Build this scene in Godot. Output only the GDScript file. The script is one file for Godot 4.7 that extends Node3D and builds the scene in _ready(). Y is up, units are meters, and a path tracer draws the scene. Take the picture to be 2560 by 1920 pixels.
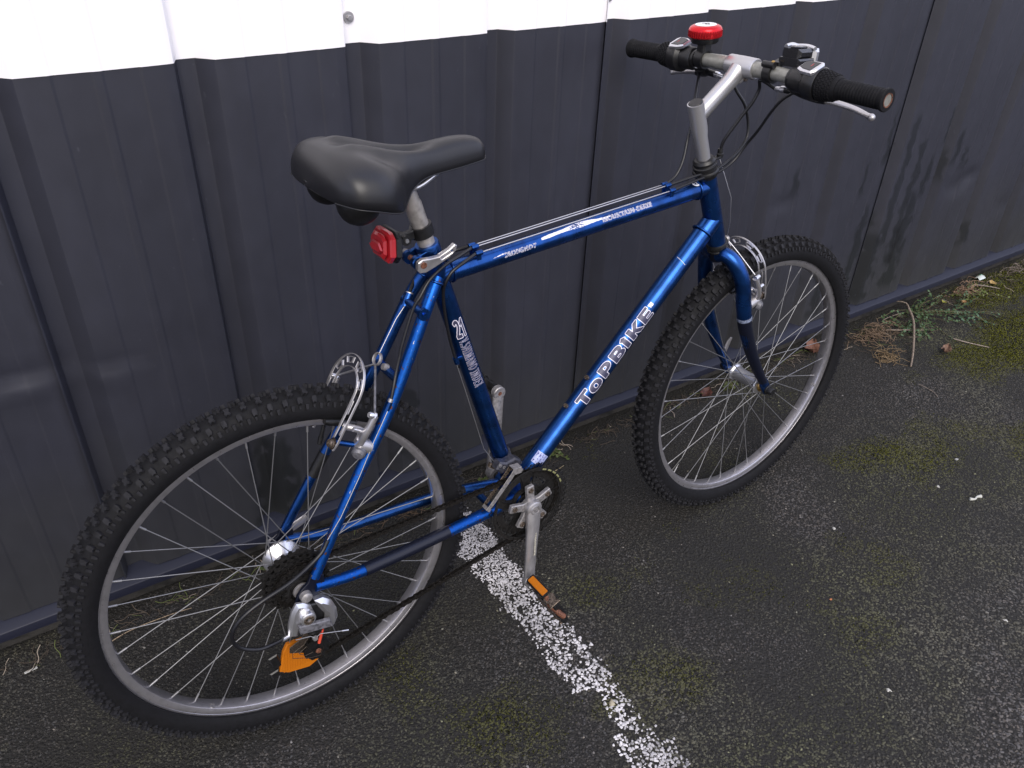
extends Node3D
# A blue mountain bicycle leaning on a dark metal-clad wall. Units: metres, y up, wall face at z = 0.

# ---------------------------------------------------------------- mesh builder
class MB:
	var v := PackedVector3Array()
	var n := PackedVector3Array()
	var u := PackedVector2Array()
	var ix := PackedInt32Array()

	func vert(p: Vector3, nn: Vector3, uv := Vector2.ZERO) -> int:
		v.append(p); n.append(nn); u.append(uv)
		return v.size() - 1

	func tri(a: int, b: int, c: int) -> void:
		var g := (v[b] - v[a]).cross(v[c] - v[a])
		if g.length_squared() < 1e-20:
			return
		if g.dot(n[a] + n[b] + n[c]) > 0.0:
			ix.append(a); ix.append(c); ix.append(b)
		else:
			ix.append(a); ix.append(b); ix.append(c)

	func quad(a: int, b: int, c: int, d: int) -> void:
		tri(a, b, c); tri(a, c, d)

	func face(pts: Array, nn: Vector3) -> void:
		var s := v.size()
		for p in pts:
			vert(p, nn)
		for i in range(1, pts.size() - 1):
			tri(s, s + i, s + i + 1)

	func grid(pts: Array, uvs = null) -> void:   # rows of equal length, smooth normals facing by winding (du x dv)
		var R := pts.size()
		var C: int = pts[0].size()
		var s := v.size()
		for i in R:
			for j in C:
				var du: Vector3 = pts[mini(i + 1, R - 1)][j] - pts[maxi(i - 1, 0)][j]
				var dv: Vector3 = pts[i][mini(j + 1, C - 1)] - pts[i][maxi(j - 1, 0)]
				var nn := du.cross(dv)
				nn = nn.normalized() if nn.length_squared() > 1e-20 else Vector3.UP
				vert(pts[i][j], nn, uvs[i][j] if uvs != null else Vector2(float(j) / C, float(i) / R))
		for i in R - 1:
			for j in C - 1:
				var a := s + i * C + j
				quad(a, a + 1, a + C + 1, a + C)

	# sweep an ellipse (radius = float, Vector2 or Array of them) along a path
	func tube(path: Array, rad, segs := 10, caps := true, up := Vector3.ZERO, power := 1.0) -> void:
		var N := path.size()
		var s0 := v.size()
		var side := Vector3.ZERO
		var along := 0.0
		var first_t := Vector3.ZERO
		var last_t := Vector3.ZERO
		for i in N:
			var t: Vector3 = (path[mini(i + 1, N - 1)] - path[maxi(i - 1, 0)]).normalized()
			if i == 0: first_t = t
			last_t = t
			if i > 0: along += (path[i] - path[i - 1]).length()
			if up != Vector3.ZERO:
				side = t.cross(up).normalized()
			elif i == 0:
				var h := Vector3.FORWARD if absf(t.z) < 0.9 else Vector3.RIGHT
				side = t.cross(h).normalized()
			else:
				side = (side - t * side.dot(t)).normalized()
			var w := side.cross(t).normalized()
			var r = rad[i] if rad is Array else rad
			var ra: float = r.x if r is Vector2 else r
			var rb: float = r.y if r is Vector2 else r
			for k in segs + 1:
				var a := TAU * k / segs
				var ca := cos(a)
				var sa := sin(a)
				if power != 1.0:
					ca = signf(ca) * pow(absf(ca), power)
					sa = signf(sa) * pow(absf(sa), power)
				var nn := (side * ca / ra + w * sa / rb).normalized()
				vert(path[i] + side * ca * ra + w * sa * rb, nn, Vector2(float(k) / segs, along))
		for i in N - 1:
			for k in segs:
				var a := s0 + i * (segs + 1) + k
				quad(a, a + 1, a + segs + 2, a + segs + 1)
		if caps:
			for e in 2:
				var row: int = s0 + (0 if e == 0 else (N - 1) * (segs + 1))
				var nn := -first_t if e == 0 else last_t
				var c := vert(path[0 if e == 0 else N - 1], nn)
				var f := v.size()
				for k in segs + 1:
					vert(v[row + k], nn, u[row + k])
				for k in segs:
					tri(c, f + k, f + k + 1)

	# revolve (radius, axial) profile about the local z axis of xf; creases sharper than 35 degrees stay sharp
	func lathe(prof: Array, xf: Transform3D, segs := 24, a0 := 0.0, a1 := TAU) -> void:
		for i in prof.size() - 1:
			var p: Vector2 = prof[i]
			var q: Vector2 = prof[i + 1]
			var d := (q - p).normalized()
			var nf := Vector2(d.y, -d.x)
			var np := nf
			var nq := nf
			if i > 0:
				var e: Vector2 = (p - (prof[i - 1] as Vector2)).normalized()
				if e.dot(d) > 0.8: np = (nf + Vector2(e.y, -e.x)).normalized()
			if i < prof.size() - 2:
				var e2: Vector2 = ((prof[i + 2] as Vector2) - q).normalized()
				if e2.dot(d) > 0.8: nq = (nf + Vector2(e2.y, -e2.x)).normalized()
			var s := v.size()
			for k in segs + 1:
				var a := lerpf(a0, a1, float(k) / segs)
				var c := cos(a)
				var sn := sin(a)
				vert(xf * Vector3(p.x * c, p.x * sn, p.y), (xf.basis * Vector3(np.x * c, np.x * sn, np.y)).normalized(), Vector2(float(k) / segs, p.y))
				vert(xf * Vector3(q.x * c, q.x * sn, q.y), (xf.basis * Vector3(nq.x * c, nq.x * sn, nq.y)).normalized(), Vector2(float(k) / segs, q.y))
			for k in segs:
				var b := s + k * 2
				quad(b, b + 1, b + 3, b + 2)

	# extrude a polygon in the local xy plane of xf from z0 to z1, with bevelled edges and holes
	func prism(poly_in: Array, z0: float, z1: float, xf: Transform3D, bevel := 0.0, holes: Array = []) -> void:
		var poly := PackedVector2Array(poly_in)
		if Geometry2D.is_polygon_clockwise(poly): poly.reverse()
		var loops: Array = [poly]
		for h in holes:
			var hp := PackedVector2Array(h)
			if not Geometry2D.is_polygon_clockwise(hp): hp.reverse()
			loops.append(hp)
		var inset: Array = []
		for lp in loops:
			var o := PackedVector2Array()
			var m: int = lp.size()
			for i in m:
				var e0: Vector2 = (lp[i] - lp[(i + m - 1) % m]).normalized()
				var e1: Vector2 = (lp[(i + 1) % m] - lp[i]).normalized()
				var n0 := Vector2(-e0.y, e0.x)
				var n1 := Vector2(-e1.y, e1.x)
				var b := n0 + n1
				b = b / maxf(b.length_squared() * 0.5, 0.35)
				o.append(lp[i] + b * bevel)
			inset.append(o)
		# bridge the holes
		var ring: PackedVector2Array = inset[0].duplicate()
		for h in range(1, inset.size()):
			var hp: PackedVector2Array = inset[h]
			var best := 1e9
			var bi := 0
			var bj := 0
			for i in ring.size():
				for j in hp.size():
					var dd := ring[i].distance_squared_to(hp[j])
					if dd < best:
						best = dd; bi = i; bj = j
			var nr := PackedVector2Array()
			for i in bi + 1: nr.append(ring[i])
			for j in hp.size() + 1: nr.append(hp[(bj + j) % hp.size()])
			for i in range(bi, ring.size()): nr.append(ring[i])
			ring = nr
		var fixed := PackedVector2Array()
		for i in ring.size():
			fixed.append(ring[i] + Vector2(sin(i * 12.9898), cos(i * 78.233)) * (1e-6 if holes.size() > 0 else 0.0))
		var tr := Geometry2D.triangulate_polygon(fixed)
		for side in 2:
			var z := z1 if side == 1 else z0
			var nn := (xf.basis * Vector3(0, 0, 1 if side == 1 else -1)).normalized()
			var s := v.size()
			for p in ring: vert(xf * Vector3(p.x, p.y, z), nn, p * 10.0)
			for i in range(0, tr.size(), 3): tri(s + tr[i], s + tr[i + 1], s + tr[i + 2])
		for l in loops.size():
			var lp: PackedVector2Array = loops[l]
			var il: PackedVector2Array = inset[l]
			var m := lp.size()
			var zb := minf(bevel, absf(z1 - z0) * 0.45)
			for i in m:
				var j := (i + 1) % m
				var e := (lp[j] - lp[i]).normalized()
				var o := Vector2(e.y, -e.x)
				var na := o
				var nb := o
				var ep := (lp[i] - lp[(i + m - 1) % m]).normalized()
				var en := (lp[(j + 1) % m] - lp[j]).normalized()
				if ep.dot(e) > 0.75: na = (o + Vector2(ep.y, -ep.x)).normalized()
				if en.dot(e) > 0.75: nb = (o + Vector2(en.y, -en.x)).normalized()
				var N3a := (xf.basis * Vector3(na.x, na.y, 0)).normalized()
				var N3b := (xf.basis * Vector3(nb.x, nb.y, 0)).normalized()
				var a := vert(xf * Vector3(lp[i].x, lp[i].y, z0 + zb), N3a)
				var b := vert(xf * Vector3(lp[j].x, lp[j].y, z0 + zb), N3b)
				var c := vert(xf * Vector3(lp[j].x, lp[j].y, z1 - zb), N3b)
				var d := vert(xf * Vector3(lp[i].x, lp[i].y, z1 - zb), N3a)
				quad(a, b, c, d)
				if bevel > 0.0:
					for side in 2:
						var zi := z1 if side == 1 else z0
						var zo := z1 - zb if side == 1 else z0 + zb
						var up := (xf.basis * Vector3(0, 0, 1 if side == 1 else -1)).normalized()
						var Na := (N3a + up).normalized()
						var Nb := (N3b + up).normalized()
						var a2 := vert(xf * Vector3(lp[i].x, lp[i].y, zo), Na)
						var b2 := vert(xf * Vector3(lp[j].x, lp[j].y, zo), Nb)
						var c2 := vert(xf * Vector3(il[j].x, il[j].y, zi), Nb)
						var d2 := vert(xf * Vector3(il[i].x, il[i].y, zi), Na)
						quad(a2, b2, c2, d2)

	func box(size: Vector3, xf: Transform3D, bevel := 0.001) -> void:
		var h := size * 0.5
		prism([Vector2(-h.x, -h.y), Vector2(h.x, -h.y), Vector2(h.x, h.y), Vector2(-h.x, h.y)], -h.z, h.z, xf, bevel)

	func ball(c: Vector3, r: Vector3, segs := 10, rows := 6) -> void:
		var s := v.size()
		for i in rows + 1:
			var a := PI * i / rows
			for k in segs + 1:
				var b := TAU * k / segs
				var d := Vector3(sin(a) * cos(b), cos(a), sin(a) * sin(b))
				vert(c + d * r, (d / r).normalized(), Vector2(float(k) / segs, float(i) / rows))
		for i in rows:
			for k in segs:
				var a := s + i * (segs + 1) + k
				quad(a, a + 1, a + segs + 2, a + segs + 1)

	func mesh() -> ArrayMesh:
		var arr := []
		arr.resize(Mesh.ARRAY_MAX)
		arr[Mesh.ARRAY_VERTEX] = v
		arr[Mesh.ARRAY_NORMAL] = n
		arr[Mesh.ARRAY_TEX_UV] = u
		arr[Mesh.ARRAY_INDEX] = ix
		var m := ArrayMesh.new()
		m.add_surface_from_arrays(Mesh.PRIMITIVE_TRIANGLES, arr)
		return m

# ---------------------------------------------------------------- small helpers
var counts := {}
var mats := {}
var rng := RandomNumberGenerator.new()
const RT := 0.3318          # height of the axles above the ground, along the bicycle's own up axis
const LIFT := Vector3(0, RT, 0)

func V(x: float, y: float, z: float) -> Vector3: return Vector3(x, y, z)
func V2(x: float, y: float) -> Vector2: return Vector2(x, y)
func lin(r: float, g: float, b: float, a := 1.0) -> Color: return Color(r, g, b, a).linear_to_srgb()

func numbered(parent: Node, called: String) -> String:
	var key := str(parent.get_instance_id()) + called
	var c: int = counts.get(key, 0)
	counts[key] = c + 1
	return called if c == 0 else "%s_%03d" % [called, c]

func put(parent: Node, called: String, mesh: Mesh, m: Material, at := Vector3.ZERO) -> MeshInstance3D:
	var o := MeshInstance3D.new()
	o.name = numbered(parent, called)
	o.mesh = mesh
	o.material_override = m
	o.position = at
	parent.add_child(o, true)
	return o

func part(parent: Node, called: String, mb: MB, m: Material, at := Vector3.ZERO) -> MeshInstance3D:
	return put(parent, called, mb.mesh(), m, at)

func group_node(parent: Node, called: String, at := Vector3.ZERO) -> Node3D:
	var o := Node3D.new()
	o.name = numbered(parent, called)
	o.position = at
	parent.add_child(o, true)
	return o

func tag(o: Node, label: String, category := "", group := "", kind := "") -> Node:
	if label != "": o.set_meta("label", label)
	if category != "": o.set_meta("category", category)
	if group != "": o.set_meta("group", group)
	if kind != "": o.set_meta("kind", kind)
	return o

func mat(c: Color, metal := 0.0, rough := 0.5, grime := 0.0, scale := 12.0) -> StandardMaterial3D:
	var m := StandardMaterial3D.new()
	m.albedo_color = c
	m.metallic = metal
	m.roughness = rough
	if grime > 0.0:
		m.albedo_texture = grime_tex(grime)
		m.uv1_triplanar = true
		m.uv1_scale = Vector3.ONE * scale
		m.roughness_texture = rough_tex()
		m.roughness_texture_channel = BaseMaterial3D.TEXTURE_CHANNEL_RED
	return m

var tex_cache := {}
func grime_tex(amount: float) -> Texture2D:
	var key := "g%.2f" % amount
	if not tex_cache.has(key):
		var a := FastNoiseLite.new(); a.seed = 11; a.frequency = 0.02; a.fractal_octaves = 5
		var im := a.get_seamless_image(256, 256)
		im.convert(Image.FORMAT_RGB8)
		for y in 256:
			for x in 256:
				var t := im.get_pixel(x, y).r
				var k := 1.0 - amount * smoothstep(0.35, 0.85, t)
				if amount > 0.2 and rng.randf() < 0.006: k *= 0.85
				im.set_pixel(x, y, Color(k, k * 0.995, k * 0.985))
		im.generate_mipmaps()
		tex_cache[key] = ImageTexture.create_from_image(im)
	return tex_cache[key]

func rough_tex() -> Texture2D:
	if not tex_cache.has("r"):
		var a := FastNoiseLite.new(); a.seed = 5; a.frequency = 0.03; a.fractal_octaves = 5
		var im := a.get_seamless_image(256, 256)
		im.convert(Image.FORMAT_RGB8)
		for y in 256:
			for x in 256:
				var t := im.get_pixel(x, y).r
				var k := clampf(0.88 + (t - 0.5) * 0.35, 0.6, 1.0)
				im.set_pixel(x, y, Color(k, k, k))
		im.generate_mipmaps()
		tex_cache["r"] = ImageTexture.create_from_image(im)
	return tex_cache["r"]

func spline(pts: Array, per := 6) -> Array:
	var out := []
	var N := pts.size()
	for i in N - 1:
		var a: Vector3 = pts[maxi(i - 1, 0)]
		var b: Vector3 = pts[i]
		var c: Vector3 = pts[i + 1]
		var d: Vector3 = pts[mini(i + 2, N - 1)]
		for k in per:
			out.append(b.cubic_interpolate(c, a, d, float(k) / per))
	out.append(pts[N - 1])
	return out

func ramp(vals: Array, N: int) -> Array:   # linear resample of a list of radii
	var out := []
	for i in N:
		var t := float(i) / (N - 1) * (vals.size() - 1)
		var k := mini(int(t), vals.size() - 2)
		out.append(lerp(vals[k], vals[k + 1], t - k))
	return out

func frame_z(at: Vector3, zdir: Vector3, hint := Vector3.UP) -> Transform3D:   # local z along zdir
	var z := zdir.normalized()
	var x := hint.cross(z)
	if x.length() < 1e-3: x = Vector3.RIGHT.cross(z)
	x = x.normalized()
	return Transform3D(Basis(x, z.cross(x), z), at)

func disc_poly(r: float, N := 20, c := Vector2.ZERO) -> Array:
	var o := []
	for i in N: o.append(c + Vector2(cos(TAU * i / N), sin(TAU * i / N)) * r)
	return o

func slot(a: Vector2, b: Vector2, r: float, N := 6) -> Array:   # a rounded slot or pill from a to b
	var o := []
	var d := (b - a).angle()
	for i in N + 1: o.append(b + Vector2.from_angle(d - PI / 2 + PI * i / N) * r)
	for i in N + 1: o.append(a + Vector2.from_angle(d + PI / 2 + PI * i / N) * r)
	return o

func interp(x: float, xs: Array, ys: Array) -> float:   # smooth curve through a table
	for i in xs.size() - 1:
		if x <= xs[i + 1]:
			var t := clampf((x - xs[i]) / (xs[i + 1] - xs[i]), 0.0, 1.0)
			return cubic_interpolate(ys[i], ys[i + 1], ys[maxi(i - 1, 0)], ys[mini(i + 2, ys.size() - 1)], t)
	return ys[ys.size() - 1]

# ---------------------------------------------------------------- lettering
# Outline letters rasterised into a decal: grey fill with a white edge, worn through by noise.
func text_decal(text: String, W: int, H: int, fill: Color, edge: Color, grow: int, rim: int, wear: float, serif := false, pad := 6, dot := false, weight := 700) -> ImageTexture:
	var f := SystemFont.new()
	f.font_names = PackedStringArray(["Droid Serif" if serif else "Droid Sans"])
	f.font_weight = weight
	var tm := TextMesh.new()
	tm.font = f; tm.text = text; tm.font_size = 64; tm.depth = 0.0; tm.pixel_size = 0.01
	var arr := tm.get_mesh_arrays()
	var vs: PackedVector3Array = arr[Mesh.ARRAY_VERTEX]
	var ids: PackedInt32Array = arr[Mesh.ARRAY_INDEX] if arr[Mesh.ARRAY_INDEX] != null else PackedInt32Array()
	if ids.is_empty():
		for i in vs.size(): ids.append(i)
	var lo := Vector2(1e9, 1e9)
	var hi := -lo
	for p in vs:
		lo = lo.min(Vector2(p.x, p.y)); hi = hi.max(Vector2(p.x, p.y))
	var m := PackedByteArray(); m.resize(W * H)
	var sc := Vector2((W - 2 * pad) / (hi.x - lo.x), (H - 2 * pad) / (hi.y - lo.y))
	for t in range(0, ids.size(), 3):
		var q := []
		for k in 3:
			var p := vs[ids[t + k]]
			q.append(Vector2((p.x - lo.x) * sc.x + pad, H - pad - (p.y - lo.y) * sc.y))
		var x0 := int(floor(minf(q[0].x, minf(q[1].x, q[2].x))))
		var x1 := int(ceil(maxf(q[0].x, maxf(q[1].x, q[2].x))))
		var y0 := int(floor(minf(q[0].y, minf(q[1].y, q[2].y))))
		var y1 := int(ceil(maxf(q[0].y, maxf(q[1].y, q[2].y))))
		for y in range(maxi(y0, 0), mini(y1 + 1, H)):
			for x in range(maxi(x0, 0), mini(x1 + 1, W)):
				if m[y * W + x] == 0 and Geometry2D.point_is_inside_triangle(Vector2(x + 0.5, y + 0.5), q[0], q[1], q[2]):
					m[y * W + x] = 1
	if dot:   # the lozenge over the i
		for y in H:
			for x in W:
				if absf(x - W * 0.655) / (W * 0.028) + absf(y - H * 0.17) / (H * 0.12) < 1.0: m[y * W + x] = 1
	var nz := FastNoiseLite.new(); nz.seed = text.length() * 7 + 3; nz.frequency = 0.045; nz.fractal_octaves = 4
	var im := Image.create(W, H, false, Image.FORMAT_RGBA8)
	var far := grow + rim
	for y in H:
		for x in W:
			var best := 1e9
			if m[y * W + x] == 1: best = 0.0
			else:
				for dy in range(-far, far + 1):
					var yy := y + dy
					if yy < 0 or yy >= H: continue
					for dx in range(-far, far + 1):
						var xx := x + dx
						if xx < 0 or xx >= W: continue
						if m[yy * W + xx] == 1: best = minf(best, float(dx * dx + dy * dy))
			best = sqrt(best)
			if best > far + 0.3: 
				im.set_pixel(x, y, Color(edge.r, edge.g, edge.b, 0.0)); continue
			var c := fill if best <= grow else edge
			var a := 1.0
			if nz.get_noise_2d(x, y) > 0.55 - wear: a = 0.0
			im.set_pixel(x, y, Color(c.r, c.g, c.b, a))
	im.generate_mipmaps()
	return ImageTexture.create_from_image(im)

func decal_mat(t: Texture2D, rough := 0.4) -> StandardMaterial3D:
	var m := StandardMaterial3D.new()
	m.albedo_texture = t
	m.transparency = BaseMaterial3D.TRANSPARENCY_ALPHA_SCISSOR
	m.alpha_scissor_threshold = 0.5
	m.roughness = rough
	m.metallic = 0.15
	return m

# a sheet wrapped on the tube A>B, from s0 to s1 metres along it, centred at angle ang0 (0 faces local z, positive towards z x t)
func tube_patch(A: Vector3, B: Vector3, r: float, s0: float, s1: float, a0: float, a1: float, turned := false) -> MB:
	var t := (B - A).normalized()
	var z := (Vector3.BACK - t * t.z).normalized()
	var nn := z.cross(t)
	var mb := MB.new()
	var K := 14
	var s := mb.v.size()
	for i in K + 1:
		for j in 9:
			var al := lerpf(s0, s1, float(i) / K)
			var an := lerpf(a1, a0, float(j) / 8.0)
			var d := z * cos(an) + nn * sin(an)
			var uv := Vector2(float(i) / K, float(j) / 8.0)
			if turned: uv = Vector2(float(j) / 8.0, 1.0 - float(i) / K)
			mb.vert(A + t * al + d * r, d, uv)
	for i in K:
		for j in 8:
			var a := s + i * 9 + j
			mb.quad(a, a + 1, a + 10, a + 9)
	return mb

# ---------------------------------------------------------------- scene
func _ready() -> void:
	rng.seed = 20240607
	var cam := Camera3D.new()
	cam.name = "camera"
	cam.transform = Transform3D(Basis(Vector3.UP, -0.598) * Basis(Vector3.RIGHT, -0.5926) * Basis(Vector3.BACK, 0.0378), Vector3(-0.2283, 1.3272, 1.3369))
	cam.fov = 50.524
	cam.near = 0.05
	cam.far = 400.0
	add_child(cam)
	cam.current = true

	var env := Environment.new()
	env.background_mode = Environment.BG_SKY
	var sky := Sky.new()
	var sm := ProceduralSkyMaterial.new()
	sm.sky_top_color = Color(0.69, 0.73, 0.88)
	sm.sky_horizon_color = Color(0.79, 0.81, 0.91)
	sm.sky_curve = 0.25
	sm.sky_energy_multiplier = 1.0
	sm.ground_bottom_color = Color(0.16, 0.16, 0.17)
	sm.ground_horizon_color = Color(0.30, 0.30, 0.32)
	sm.sky_cover = clouds()
	sm.sky_cover_modulate = Color(1, 1, 1, 1)
	sky.sky_material = sm
	env.sky = sky
	env.background_energy_multiplier = 1.0
	env.tonemap_mode = Environment.TONE_MAPPER_LINEAR
	env.tonemap_exposure = 1.78
	env.sdfgi_enabled = true
	env.ssao_enabled = true
	env.ssil_enabled = true
	var we := WorldEnvironment.new()
	we.name = "world_environment"
	we.environment = env
	add_child(we)
	var sun := DirectionalLight3D.new()
	sun.name = "sun"
	sun.light_color = Color(1.0, 0.975, 0.955)
	sun.light_energy = 0.5
	sun.light_angular_distance = 40.0
	sun.shadow_enabled = true
	sun.rotation_degrees = Vector3(-38, -22, 0)
	add_child(sun)

	make_materials()
	ground()
	wall()
	road_line()
	bicycle()
	growth()
	litter()

func clouds() -> Texture2D:
	var a := FastNoiseLite.new(); a.seed = 3; a.frequency = 0.012; a.fractal_octaves = 5
	var W := 512
	var im := Image.create(W, W / 2, false, Image.FORMAT_RGBA8)
	for y in W / 2:
		for x in W:
			var th := TAU * x / W
			var ph := PI * (float(y) / (W / 2) - 0.5)
			var d := Vector3(cos(th) * cos(ph), sin(ph), sin(th) * cos(ph)) * 120.0
			var t := clampf(a.get_noise_3dv(d) * 1.3 + 0.45, 0.0, 1.0)
			im.set_pixel(x, y, Color(0.95, 0.95, 0.97, t * 0.45))
	return ImageTexture.create_from_image(im)

func make_materials() -> void:
	var paint := mat(lin(0.0085, 0.076, 0.315), 0.95, 0.33, 0.21, 5.0)
	paint.clearcoat_enabled = true
	paint.clearcoat = 0.3
	paint.clearcoat_roughness = 0.3
	mats.paint = paint
	mats.paint_dark = mat(lin(0.0035, 0.005, 0.014), 0.2, 0.38)
	mats.satin = mat(lin(0.50, 0.495, 0.51), 0.8, 0.36)
	mats.alloy = mat(lin(0.50, 0.49, 0.51), 0.78, 0.42, 0.10, 5.0)
	mats.alloy_dull = mat(lin(0.33, 0.32, 0.33), 0.6, 0.52, 0.2, 20.0)
	mats.chrome = mat(lin(0.66, 0.66, 0.69), 0.9, 0.28)
	mats.rim = mat(lin(0.54, 0.53, 0.57), 0.88, 0.35, 0.06, 9.0)
	mats.spoke = mat(lin(0.25, 0.25, 0.26), 0.75, 0.45)
	mats.bar = mat(lin(0.27, 0.27, 0.25), 0.35, 0.46, 0.1, 16.0)
	mats.rubber = mat(lin(0.0042, 0.0042, 0.0058), 0.0, 0.60, 0.2, 14.0)
	mats.tread = mat(lin(0.0145, 0.0145, 0.018), 0.0, 0.64, 0.4, 16.0)
	for q in [mats.tread, mats.rubber]:
		q.roughness = 0.85
		q.metallic_specular = 0.35
	mats.black = mat(lin(0.008, 0.008, 0.009), 0.0, 0.45, 0.3, 20.0)
	mats.black_gloss = mat(lin(0.010, 0.010, 0.012), 0.0, 0.2)
	mats.saddle = mat(lin(0.0075, 0.0075, 0.0095), 0.0, 0.40)
	mats.housing = mat(lin(0.006, 0.006, 0.008), 0.0, 0.40)
	mats.wire = mat(lin(0.55, 0.54, 0.54), 1.0, 0.42)
	mats.chain = mat(lin(0.050, 0.046, 0.043), 0.8, 0.42, 0.4, 60.0)
	mats.cog = mat(lin(0.022, 0.021, 0.021), 0.4, 0.5, 0.4, 30.0)
	mats.rust = mat(lin(0.17, 0.065, 0.035), 0.1, 0.8, 0.6, 40.0)
	mats.rusty_steel = mat(lin(0.20, 0.16, 0.13), 0.7, 0.5, 0.6, 40.0)
	var amber := mat(lin(0.62, 0.20, 0.010), 0.0, 0.25)
	amber.albedo_color = lin(0.42, 0.125, 0.006)
	mats.amber = amber
	mats.bell_red = mat(lin(0.62, 0.018, 0.026), 0.75, 0.25)
	var lens := mat(lin(0.36, 0.004, 0.010), 0.0, 0.12)
	lens.clearcoat_enabled = true
	mats.red_lens = lens
	mats.white = mat(lin(0.75, 0.75, 0.78), 0.0, 0.4)
	mats.grey_plastic = mat(lin(0.13, 0.13, 0.15), 0.1, 0.5, 0.3, 20.0)
	var clear := mat(Color(0.9, 0.92, 0.95, 0.28), 0.0, 0.06)
	clear.transparency = BaseMaterial3D.TRANSPARENCY_ALPHA
	mats.clear = clear
	mats.brass = mat(lin(0.55, 0.36, 0.12), 0.9, 0.35, 0.3, 30.0)

# ---------------------------------------------------------------- setting
func asphalt_images() -> Array:
	var S := 1024
	var cell := FastNoiseLite.new(); cell.seed = 21; cell.noise_type = FastNoiseLite.TYPE_CELLULAR
	cell.frequency = 0.09; cell.cellular_return_type = FastNoiseLite.RETURN_DISTANCE2_SUB
	var hi := cell.get_seamless_image(S, S)
	var cv := FastNoiseLite.new(); cv.seed = 22; cv.frequency = 0.35; cv.fractal_octaves = 3
	var ci := cv.get_seamless_image(S, S)
	hi.convert(Image.FORMAT_L8); ci.convert(Image.FORMAT_L8)
	var hb := hi.get_data()
	var cb := ci.get_data()
	var out := PackedByteArray(); out.resize(S * S * 3)
	for i in S * S:
		var h := hb[i] / 255.0
		var c := cb[i] / 255.0
		var k := 0.09 + 0.13 * clampf((c - 0.35) * 2.0, 0.0, 1.0) + 0.05 * h
		out[i * 3] = int(k * 1.02 * 255); out[i * 3 + 1] = int(k * 1.0 * 255); out[i * 3 + 2] = int(k * 0.97 * 255)
	var al := Image.create_from_data(S, S, false, Image.FORMAT_RGB8, out)
	al.generate_mipmaps()
	var nm := hi.duplicate()
	nm.convert(Image.FORMAT_RGBA8)
	nm.bump_map_to_normal_map(6.0)
	nm.generate_mipmaps()
	return [ImageTexture.create_from_image(al), ImageTexture.create_from_image(nm)]

func ground() -> void:
	var t := asphalt_images()
	var m := StandardMaterial3D.new()
	m.albedo_texture = t[0]
	m.albedo_color = lin(0.52, 0.485, 0.42)
	m.normal_enabled = true
	m.normal_texture = t[1]
	m.normal_scale = 1.0
	m.roughness = 0.85
	m.uv1_triplanar = true
	m.uv1_world_triplanar = true
	m.uv1_scale = Vector3.ONE / 0.8
	var mb := MB.new()
	var xs := [-80.0, -8.0, -2.0, 0.0, 2.0, 4.0, 8.0, 80.0]
	var zs := [-60.0, -4.0, 0.0, 1.0, 2.0, 6.0, 80.0]
	var pts := []
	for x in xs:
		var row := []
		for z in zs: row.append(Vector3(x, 0, -z if false else z))
		pts.append(row)
	mb.grid(pts)
	for i in mb.n.size(): mb.n[i] = Vector3.UP
	var ix2 := PackedInt32Array()
	for i in range(0, mb.ix.size(), 3):
		var g := (mb.v[mb.ix[i + 1]] - mb.v[mb.ix[i]]).cross(mb.v[mb.ix[i + 2]] - mb.v[mb.ix[i]])
		if g.y > 0: ix2.append_array([mb.ix[i], mb.ix[i + 2], mb.ix[i + 1]])
		else: ix2.append_array([mb.ix[i], mb.ix[i + 1], mb.ix[i + 2]])
	mb.ix = ix2
	tag(part(self, "asphalt_ground", mb, m), "", "", "", "structure")
	gravel()

func pebble_mesh(seed_: int, flat: float) -> ArrayMesh:   # an angular chip of stone
	var r := RandomNumberGenerator.new(); r.seed = seed_
	var mb := MB.new()
	var top := []
	var mid := []
	var K := 6
	for k in K:
		var a := TAU * k / K + r.randf_range(-0.4, 0.4)
		var rr := r.randf_range(0.65, 1.15)
		mid.append(Vector3(cos(a) * rr, r.randf_range(-0.15, 0.15), sin(a) * rr))
		top.append(Vector3(cos(a) * rr * 0.6, flat * r.randf_range(0.7, 1.0), sin(a) * rr * 0.6))
	for k in K:
		var j := (k + 1) % K
		var nn: Vector3 = ((mid[j] - mid[k]) as Vector3).cross(top[k] - mid[k])
		nn = -nn.normalized() if nn.dot(mid[k]) < 0 else nn.normalized()
		mb.face([mid[k], mid[j], top[j], top[k]], nn)
		mb.face([mid[k], mid[j], Vector3(mid[j].x * 0.8, -0.9, mid[j].z * 0.8), Vector3(mid[k].x * 0.8, -0.9, mid[k].z * 0.8)], nn)
	var c := Vector3(0, flat, 0)
	for k in K:
		var j := (k + 1) % K
		var nn: Vector3 = ((top[k] - c) as Vector3).cross(top[j] - c).normalized()
		if nn.y < 0: nn = -nn
		mb.face([c, top[k], top[j]], nn)
	return mb.mesh()

func in_view(x: float, z: float, margin: float) -> bool:   # the stretch of ground near the bicycle
	if z < -0.1: return false
	if x < 1.0 and z > 0.23 + (x + 0.49) * 0.625 + margin: return false
	if x >= 1.0 and z > 1.165 - (x - 1.015) * 0.556 + margin: return false
	return x > -1.2 and x < 3.8

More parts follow.
